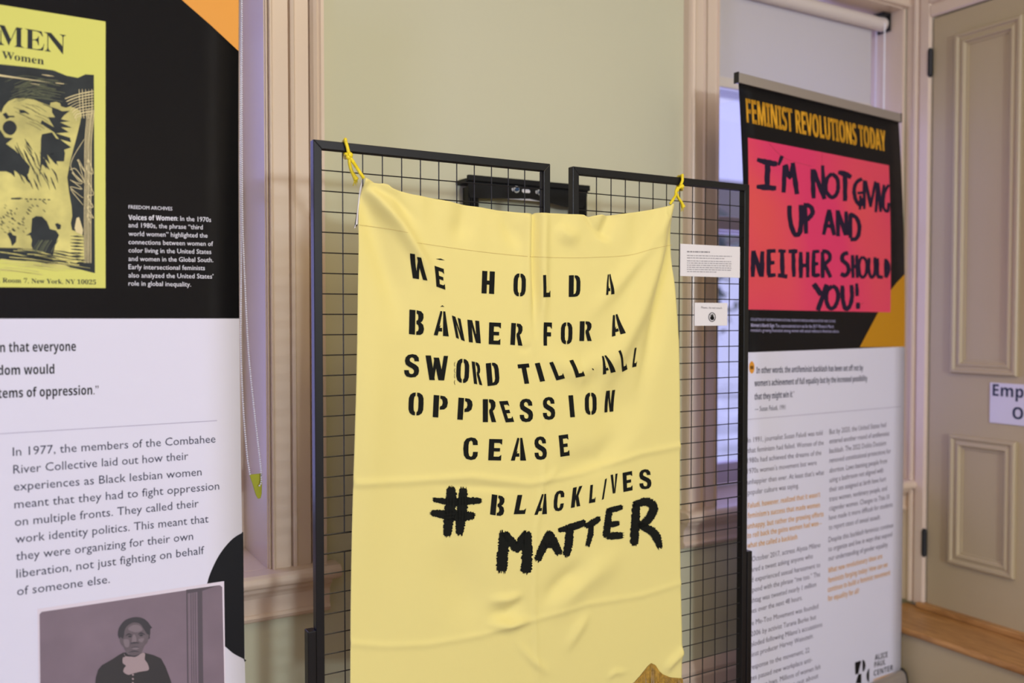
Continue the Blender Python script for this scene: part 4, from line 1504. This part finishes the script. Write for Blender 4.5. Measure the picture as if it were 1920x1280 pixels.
Sg = [[(.97, .70), (.94, .86), (.78, .97), (.52, 1), (.24, .96), (.07, .85), (.03, .70), (.10, .55), (.30, .46), (.55, .38), (.66, .31), (.66, .22), (.58, .155), (.46, .15), (.36, .18), (.32, .26), (.32, .31), (.0, .31),
       (.03, .16), (.17, .04), (.45, 0), (.76, .03), (.95, .14), (1, .30), (.95, .45), (.80, .54), (.50, .64), (.36, .70), (.35, .79), (.44, .855), (.56, .85), (.64, .80), (.67, .70)]]
Cg = [[(.97, .66), (.95, .84), (.80, .96), (.52, 1), (.22, .95), (.05, .80), (0, .5), (.05, .20), (.22, .05), (.52, 0), (.80, .04), (.95, .17), (.98, .36), (.66, .36), (.63, .20), (.52, .14), (.40, .19), (.35, .34), (.35, .66), (.40, .81), (.52, .86), (.62, .80), (.65, .66)]]
G = {
    'W': [bar(.11, 1, .26, 0, .24), bar(.28, 0, .45, .90, .13), bar(.47, .92, .66, 0, .24), bar(.70, 0, .90, 1, .19)],
    'w': [bar(.13, 1, .24, 0, .30), [(.30, 0), (.46, 0), (.60, .78), (.48, .86)], bar(.52, .90, .84, 0, .26)],
    'E': [rect(0, 0, .40, 1), rect(.38, .82, 1, 1), rect(.38, .42, .86, .58), rect(.38, 0, .98, .18), [(.82, .82), (1, .82), (1, .74)], [(.80, .18), (.98, .18), (.98, .27)]],
    'H': [rect(0, 0, .40, 1), rect(.60, 0, 1, 1), rect(.38, .40, .62, .58)],
    'O': [halfO(-1), halfO(1)],
    'L': [rect(0, 0, .42, 1), rect(.40, 0, 1, .20), [(.82, .19), (1, .19), (1, .30)]],
    'D': [rect(0, 0, .42, 1), [(.50, 1), (.74, .98), (.93, .88), (1, .7), (1, .3), (.93, .12), (.74, .02), (.50, 0), (.42, 0), (.42, .12), (.58, .16), (.66, .30), (.66, .72), (.58, .86), (.50, .88)]],
    'A': [[(.0, 0), (.26, 0), (.47, .94), (.44, 1), (.34, 1)], [(.53, 1), (.66, 1), (1, 0), (.62, 0)], [(.24, .17), (.54, .17), (.52, .32), (.36, .32), (.44, .44), (.29, .34)]],
    'B': [rect(0, 0, .40, 1), [(.48, 1), (.76, .98), (.93, .88), (.95, .72), (.87, .58), (.76, .52), (.93, .44), (1, .27), (.94, .10), (.76, .01), (.48, 0), (.48, .13), (.60, .17), (.65, .28), (.60, .40), (.48, .45), (.48, .57), (.58, .62), (.61, .72), (.58, .83), (.48, .87)]],
    'N': [rect(0, 0, .33, 1), rect(.67, 0, 1, 1), [(.22, 1), (.40, 1), (.80, 0), (.60, 0)]],
    'R': [rect(0, 0, .38, 1), [(.46, 1), (.76, .98), (.93, .87), (.95, .70), (.87, .56), (.74, .49), (1, .0), (.66, 0), (.48, .42), (.48, .53), (.58, .60), (.61, .70), (.58, .82), (.46, .87)]],
    'F': [rect(0, 0, .42, 1), rect(.40, .82, 1, 1), rect(.40, .40, .90, .58), [(.80, .82), (1, .82), (1, .72)]],
    'T': [rect(.30, 0, .70, 1), rect(0, .80, 1, 1)],
    'I': [rect(0, 0, 1, 1)],
    'P': [rect(0, 0, .38, 1), [(.46, 1), (.76, .98), (.94, .88), (1, .70), (.94, .50), (.76, .39), (.46, .36), (.46, .50), (.60, .56), (.65, .69), (.60, .82), (.46, .87)]],
    'C': Cg, 'S': Sg,
    'K': [rect(0, 0, .40, 1), [(.40, .52), (.66, 1), (1, 1), (.68, .54), (1, 0), (.64, 0), (.40, .44)]],
    'V': [[(0, 1), (.34, 1), (.56, .22), (.52, 0), (.36, 0)], [(.70, 1), (1, 1), (.70, 0), (.54, 0), (.60, .25)]],
}
# letter, top-left, bottom-left, bottom-right (frame pixels)
LET = [
    ('w', (769, 475), (771, 521), (802, 526)), ('E', (814.5, 498), (818, 537), (835, 543)), ('H', (904, 507.5), (902.5, 549.5), (926, 551)), ('O', (963, 512), (962, 555), (985, 556)),
    ('L', (1018, 515.5), (1018.5, 557), (1031.5, 556.5)), ('D', (1066.5, 516), (1066, 556.5), (1087.5, 556)), ('A', (1134, 515), (1136, 553), (1151.5, 551)),
    ('B', (767.5, 580), (766.5, 626), (794.5, 629)), ('A', (816, 582), (813, 628), (841, 630.5)), ('N', (847, 591), (855, 633), (871, 639.5)), ('N', (876, 599), (879, 641), (901, 643.5)), ('E', (917, 604), (916, 645), (938, 646)),
    ('R', (958.5, 605), (956.5, 646), (979, 648)), ('F', (1019.5, 604), (1019, 647.5), (1034, 648)), ('O', (1051.5, 604), (1051, 645), (1072.5, 645)), ('R', (1087, 602), (1086, 639), (1109, 639)), ('A', (1140, 593), (1147, 631), (1173, 624)),
    ('S', (758.5, 663), (757, 707), (785, 708)), ('W', (798, 666), (799, 712), (841, 713)), ('O', (856, 671.5), (854.5, 716.5), (878.5, 718.5)), ('R', (884, 677), (888.5, 719), (904, 722)), ('D', (910.5, 681), (914, 723.5), (937, 721)),
    ('T', (970, 683), (977, 720), (998, 718)), ('I', (1002.5, 681), (1012.5, 715.5), (1021.5, 714)), ('L', (1029.5, 679.5), (1043, 713), (1059, 709)), ('L', (1067, 675.5), (1079.5, 708), (1096.5, 704.5)),
    ('A', (1120, 669), (1130, 702), (1154, 697)), ('L', (1159, 658), (1166.5, 697), (1176, 692)), ('L', (1190, 652), (1185, 688.5), (1192.5, 687)),
    ('O', (766.5, 735), (765, 778), (793, 779)), ('P', (813, 740), (811, 781.5), (838, 784)), ('P', (859.5, 745), (857, 786), (884, 788)), ('R', (905, 748), (905, 791), (930, 791)), ('E', (935.5, 752), (948, 791.5), (964, 790.5)),
    ('S', (973, 747), (974.5, 791), (999.5, 791)), ('S', (1016.5, 744), (1018, 787), (1041, 786.5)), ('I', (1065.5, 741), (1069, 782), (1077.5, 781.5)), ('O', (1096, 736), (1096.5, 777.5), (1118.5, 777)), ('N', (1136.5, 732.5), (1133, 773), (1149.5, 771)),
    ('C', (868.5, 819.5), (868, 862), (896, 862)), ('E', (917, 822.5), (915, 862.5), (939.5, 863)), ('A', (960, 820.5), (957.5, 863), (986, 863)), ('S', (1000.5, 818), (1002.5, 862), (1025.5, 861.5)), ('E', (1047, 816), (1050.5, 856), (1068, 853.5)),
    ('B', (922, 926), (918.5, 964), (944, 968)), ('L', (970, 927.5), (963, 963.5), (984, 963)), ('A', (1008, 926.5), (1001.5, 965), (1025, 963)), ('C', (1039.5, 920), (1036.5, 959), (1056, 957)), ('K', (1074, 914), (1070, 952), (1087.5, 948)),
    ('L', (1106.5, 909), (1104, 943), (1115.5, 941)), ('I', (1134, 898), (1128, 937), (1131.5, 935)), ('V', (1144.5, 890), (1144, 926), (1157, 923)), ('E', (1167, 886), (1168.5, 922), (1186, 918.5)), ('S', (1197, 880), (1199, 917.5), (1221.5, 916)),
]
i0 = 0
for cut in (7, 17, 29, 39, 44, len(LET)):
    P = Print(CL, .007)
    for ch, tl, blp, brp in LET[i0:cut]:
        P.glyph(G[ch], tl, blp, brp)
    if i0 == 0:
        P.poly([(817, 485), (826, 484.5), (834, 488), (824, 487)])
    if i0 == 7:
        P.poly([(825, 575), (829, 572), (833, 575), (829, 574.5)])
    if i0 == 17:
        P.poly([(1109.5, 690), (1112, 691), (1113.5, 694), (1111, 693)])
        for y in (678, 690, 700, 712):
            P.stroke([(853 - (y % 3) * .5, y), (851.5, y + 5), (853, y + 9)], .7, .4)
    P.build('stencil_line', STENCIL, cb, .0012)
    i0 = cut
# hand painted hashtag and last word
random.seed(3)
P = Print(CL, .007)
R4 = lambda pts: [(880 + x / 4, 960 + y / 4) for x, y in pts]


def brush(pts, w, n=16):
    P.stroke(pts, [k_ * 1.1 for k_ in w] if isinstance(w, list) else w * 1.1, .17, .35, n + 8)
    # bristle marks at both ends
    for (a, b) in ((pts[0], pts[1]), (pts[-1], pts[-2])):
        dx, dy = a[0] - b[0], a[1] - b[1]
        l = math.hypot(dx, dy)
        dx, dy = dx / l, dy / l
        ww = w if not isinstance(w, (list, tuple)) else w[0]
        for _ in range(9):
            o = random.uniform(-.48, .48) * ww
            e = random.uniform(.05, .36) * ww
            P.stroke([(a[0] - dy * o - dx * 3, a[1] + dx * o - dy * 3), (a[0] - dy * o + dx * e, a[1] + dx * o + dy * e)], random.uniform(.10, .2) * ww, .2, .8, 3)


brush([(845, 913), (846, 935), (842, 965), (838, 1004)], [13, 19, 19, 13])
brush([(868, 915), (867, 940), (864, 970), (861, 1001)], [12, 18, 18, 12])
brush([(812, 936), (840, 940), (870, 939), (902, 938)], [7, 12, 14, 9])
brush([(808, 961), (840, 965), (866, 967), (889, 966)], [9, 17, 18, 11])
P.build('painted_hashtag', STENCIL, cb, .0014)
P = Print(CL, .007)
brush(R4([(258, 150), (250, 290), (240, 440)]), [15, 19, 19])
brush(R4([(262, 158), (310, 215), (358, 262), (400, 200), (432, 152)]), [13, 15, 17, 15, 13])
brush(R4([(432, 150), (432, 300), (422, 450)]), [14, 18, 19])
brush(R4([(600, 150), (560, 240), (508, 360)]), [10, 15, 11])
brush(R4([(598, 150), (630, 220), (672, 312)]), [10, 15, 12])
brush(R4([(565, 248), (650, 246)]), 9)
brush(R4([(668, 135), (770, 110), (868, 75)]), [7, 13, 11])
brush(R4([(752, 120), (745, 220), (725, 325)]), [12, 15, 12])
brush(R4([(868, 105), (925, 78), (976, 42)]), [8, 12, 8])
brush(R4([(912, 100), (905, 170), (885, 250)]), [9, 10, 7])
brush([(1142, 955), (1139, 980), (1136, 1006)], [10, 12, 12])
brush([(1139, 957), (1152, 954), (1166, 950)], [8, 10, 8])
brush([(1138, 984), (1150, 982), (1160, 980)], [8, 10, 8])
brush([(1137, 1005), (1150, 1004), (1167, 1003)], [10, 13, 10])
brush([(1192, 944), (1191, 980), (1188, 1020)], [12, 16, 13])
brush([(1188, 946), (1210, 940), (1224, 948), (1222, 963), (1210, 978), (1198, 986)], [11, 14, 15, 15, 14, 12])
brush([(1199, 984), (1222, 996), (1231, 1008), (1237, 1026)], [11, 15, 15, 9])
P.build('painted_word', STENCIL, cb, .0014)


# ------------------------------------------------------------------ rope ties
def rope(name, label, loop, tail, cord, knots):
    t = thing(name, loop[0], label, 'rope', 'yellow rope ties')
    r = .0036
    m = MB()
    m.tube(spline3(loop, 6), r, 8)
    m.build('loop', ROPE, t, smooth=True)
    k = MB()
    for c_, rr in knots:
        k.ball(c_, rr, 12, 8)
    k.build('knot', ROPE, t, smooth=True)
    MB().tube(spline3(cord, 6), r, 8).build('cord', ROPE, t, smooth=True)
    ts = spline3(tail, 6)
    n = len(ts)
    m = MB().tube(ts, [r * (1 if i < n * .7 else 1 + (i / n - .7) * 2.8) for i in range(n)], 8)
    e = ts[-1]
    for _ in range(14):
        m.tube([e + Vector((random.uniform(-.004, .004), random.uniform(-.002, .002), .003)), e + Vector((random.uniform(-.007, .005), random.uniform(-.002, .002), -random.uniform(.005, .013)))], .0005, 4)
    m.build('frayed_tail', ROPE, t, smooth=True)
    return t


F0, F1 = YP - .0158, YP + .0158
zt_ = ZT + .0050
xk = at(647, 265, F0).x
xc = .5974 + .0425 * round((xk - .5974) / .0425) + .0085
rope('rope_tie', 'yellow rope knotted round the left mesh panel at the upper left banner corner',
     [at(655, 291, F0 - .002), at(651, 275, F0), at(648.5, 267, F0 + .001), Vector((xk + .001, F0 + .001, zt_)), Vector((xk + .004, YP, zt_)), Vector((xk + .008, F1, zt_ - .001)), Vector((xc, F1, ZT - .022)), Vector((xc, YP, ZT - .0275)), at(648, 289, F0), at(655, 292, F0 - .002)],
     [at(655.5, 294, F0 - .002), at(655, 304, F0 - .001), at(659, 320, F0 + .002), at(668, 337, F0 + .004)],
     [at(656, 294, F0 - .003), at(663, 305, F0 - .006), at(672, 319, YC), at(682, 334, YC)],
     [(at(656, 291, F0 - .003), (.0064, .0064, .0066)), (at(653, 295, F0 - .003), (.0052, .005, .005))])
xk = at(1279, 330, F0).x
xc = 1.2196 + .0425 * round((xk - 1.2196) / .0425) + .0085
rope('rope_tie', 'yellow rope knotted round the right mesh panel at the upper right banner corner',
     [at(1276, 347, F0 - .002), at(1279.5, 338, F0), at(1279, 330, F0 + .001), Vector((xk + .002, F0 + .001, zt_)), Vector((xk + .008, YP, zt_)), Vector((xk + .014, F1, zt_ - .001)), Vector((xc, F1, ZT - .022)), Vector((xc, YP, ZT - .0275)), at(1275, 349, F0), at(1276, 349, F0 - .002)],
     [at(1269, 363, F0), at(1272, 371, F0), at(1277, 378, F0), at(1281, 388, F0 + .002)],
     [at(1277, 349, F0 - .004), at(1268, 357, F0 - .004), at(1267, 365, F0 - .006), at(1262, 374, YC - .002), at(1256, 383, YC)],
     [(at(1278, 349.5, F0 - .003), (.0068, .0066, .0064)), (at(1270, 355, F0 - .003), (.0052, .005, .007))])


# ------------------------------------------------------------------ cards clipped to the mesh
def card(name, px, label, Y):
    a, b, c_, d = [at(x, y, Y) for x, y in px]
    x0_, x1_ = (a.x + d.x) / 2, (b.x + c_.x) / 2
    z1, z0 = (a.z + b.z) / 2, (c_.z + d.z) / 2
    t = thing(name, ((x0_ + x1_) / 2, Y, z0), label, 'card')
    MB().box((x0_, Y, z0), (x1_, Y + .002, z1)).build('board', CARD, t, bevel=.0005)
    return t, Surf((0, Y - .0002), (1, 0))


YK = YP - .010
ck, ks = card('text_card', ((1275.5, 456.5), (1389, 463), (1386, 521), (1276, 517)), 'larger white label card with lines of small grey text on the right mesh panel', YK)
P = Print(ks, 0)
# the print on this card is too small to read: rows of word-long grey marks
random.seed(9)
for y, xe, h_ in ((472, 1333, 1.5), (479, 1372, .8), (483.5, 1358, .8), (489, 1370.5, .8), (493, 1371, .8), (497, 1370.5, .8), (501, 1371, .8), (505, 1371.5, .8), (509, 1343, .8)):
    x = 1288.0
    while x < xe - 1:
        l_ = min(random.uniform(2.2, 7.5), xe - x)
        P.poly([(x, y - h_ + .02 * (x - 1288)), (x + l_, y - h_ + .02 * (x + l_ - 1288)), (x + l_, y + h_ * .5 + .02 * (x + l_ - 1288)), (x, y + h_ * .5 + .02 * (x - 1288))])
        x += l_ + 1.1
P.build('lettering', CARDT, ck, .0004)
ck, ks = card('notice_card', ((1303, 565.5), (1365, 569.5), (1363, 611), (1302.5, 610)), 'small white notice card with a crossed out hand symbol on the right mesh panel', YK)
P = Print(ks, 0)
P.text('Please, do not touch', (1314.5, 578), (1353.5, 579), 4)
P.build('lettering', CARDT, ck, .0004)
P = Print(ks, 0)
ring = [(1335 + 6.2 * math.cos(2 * PI * k / 24), 594.3 + 8.2 * math.sin(2 * PI * k / 24)) for k in range(25)]
P.stroke(ring, 1.3, 0, 0, 2, False)
P.poly([(1331, 597), (1332, 592), (1333.5, 594), (1333.8, 589), (1335.2, 588.6), (1335.6, 593), (1336, 588.5), (1337.4, 589), (1337.6, 594), (1338.6, 592), (1339, 597), (1336.5, 600), (1333.5, 600)])
P.stroke([(1330.7, 588.6), (1339.4, 600)], 1.1)
P.build('no_touch_symbol', P_BLACK, ck, .0004)

# ------------------------------------------------------------------ outside the windows
def outside():
    g = MB().box((-14, 2.7, -.75), (26, 40, -.65))
    struct(g.build('ground', SNOW))
    h = thing('house', (13, 20, -.65), 'pale clapboard house across the yard seen through the right window', 'house')
    MB().box((8, 19, -.65), (22, 24, 3.4)).build('wall', HOUSE, h)
    MB().prism([(-.5, 0), (6, 0), (2.7, 2.4)], (7.6, 18.8, 3.4), (0, 1, 0), (0, 0, 1), (1, 0, 0), 14.8).build('roof', BARK, h)
    for x in (10, 13.2, 16.4, 19.6):
        f = MB().box((x, 18.95, .6), (x + 1.1, 19.02, 2.4)).build('window_frame', SASH, h)
        MB().box((x + .1, 18.93, .7), (x + 1.0, 18.96, 2.3)).build('pane', HINGE, f)
    # porch post with curved bracket close to the window
    p = thing('porch', (3.6, 3.9, -.65), 'white porch beam with a curved bracket outside the right window', 'porch')
    MB().box((.5, 3.75, 2.62), (9, 3.92, 2.95)).build('beam', PORCH, p)
    prof = [(0, 0), (0, -.55), (.10, -.50), (.28, -.30), (.52, -.12), (.80, -.03), (.80, 0)]
    MB().prism(prof, (2.95, 3.80, 2.62), (1, 0, 0), (0, 0, 1), (0, 1, 0), .06).build('bracket', PORCH, p)
    MB().box((2.83, 3.77, -.65), (2.95, 3.89, 2.62)).build('post', PORCH, p)
    for i, (x, y, hh, lab) in enumerate(((6.6, 8.2, 3.6, 'grey green tree in the yard nearest the right window'), (9.6, 13.5, 4.4, 'taller grey green tree in the yard farther from the right window'))):
        random.seed(20 + i)
        t = thing('tree', (x, y, -.65), lab, 'tree', 'yard trees')
        MB().tube([(x, y, -.65), (x + .05, y, .6), (x - .05, y, hh * .7)], [.16, .12, .05], 8).build('trunk', BARK, t, smooth=True)
        m = MB()
        for k in range(420):
            a, e_, rr = random.uniform(0, 2 * PI), random.uniform(-.9, 1), random.uniform(.3, 1)
            c_ = Vector((x + 1.15 * rr * math.cos(a) * math.sqrt(1 - e_ * e_ * .8), y + 1.15 * rr * math.sin(a) * math.sqrt(1 - e_ * e_ * .8), hh * .55 + e_ * 1.25))
            s_ = random.uniform(.07, .17)
            u_ = Vector((random.uniform(-1, 1), random.uniform(-1, 1), random.uniform(-1, 1))).normalized()
            v_ = u_.cross(Vector((.3, .5, .8))).normalized()
            m.add([c_ - u_ * s_, c_ + v_ * s_ * .5, c_ + u_ * s_, c_ - v_ * s_ * .5], [(0, 1, 2, 3)])
        m.build('crown', LEAF, t)


outside()
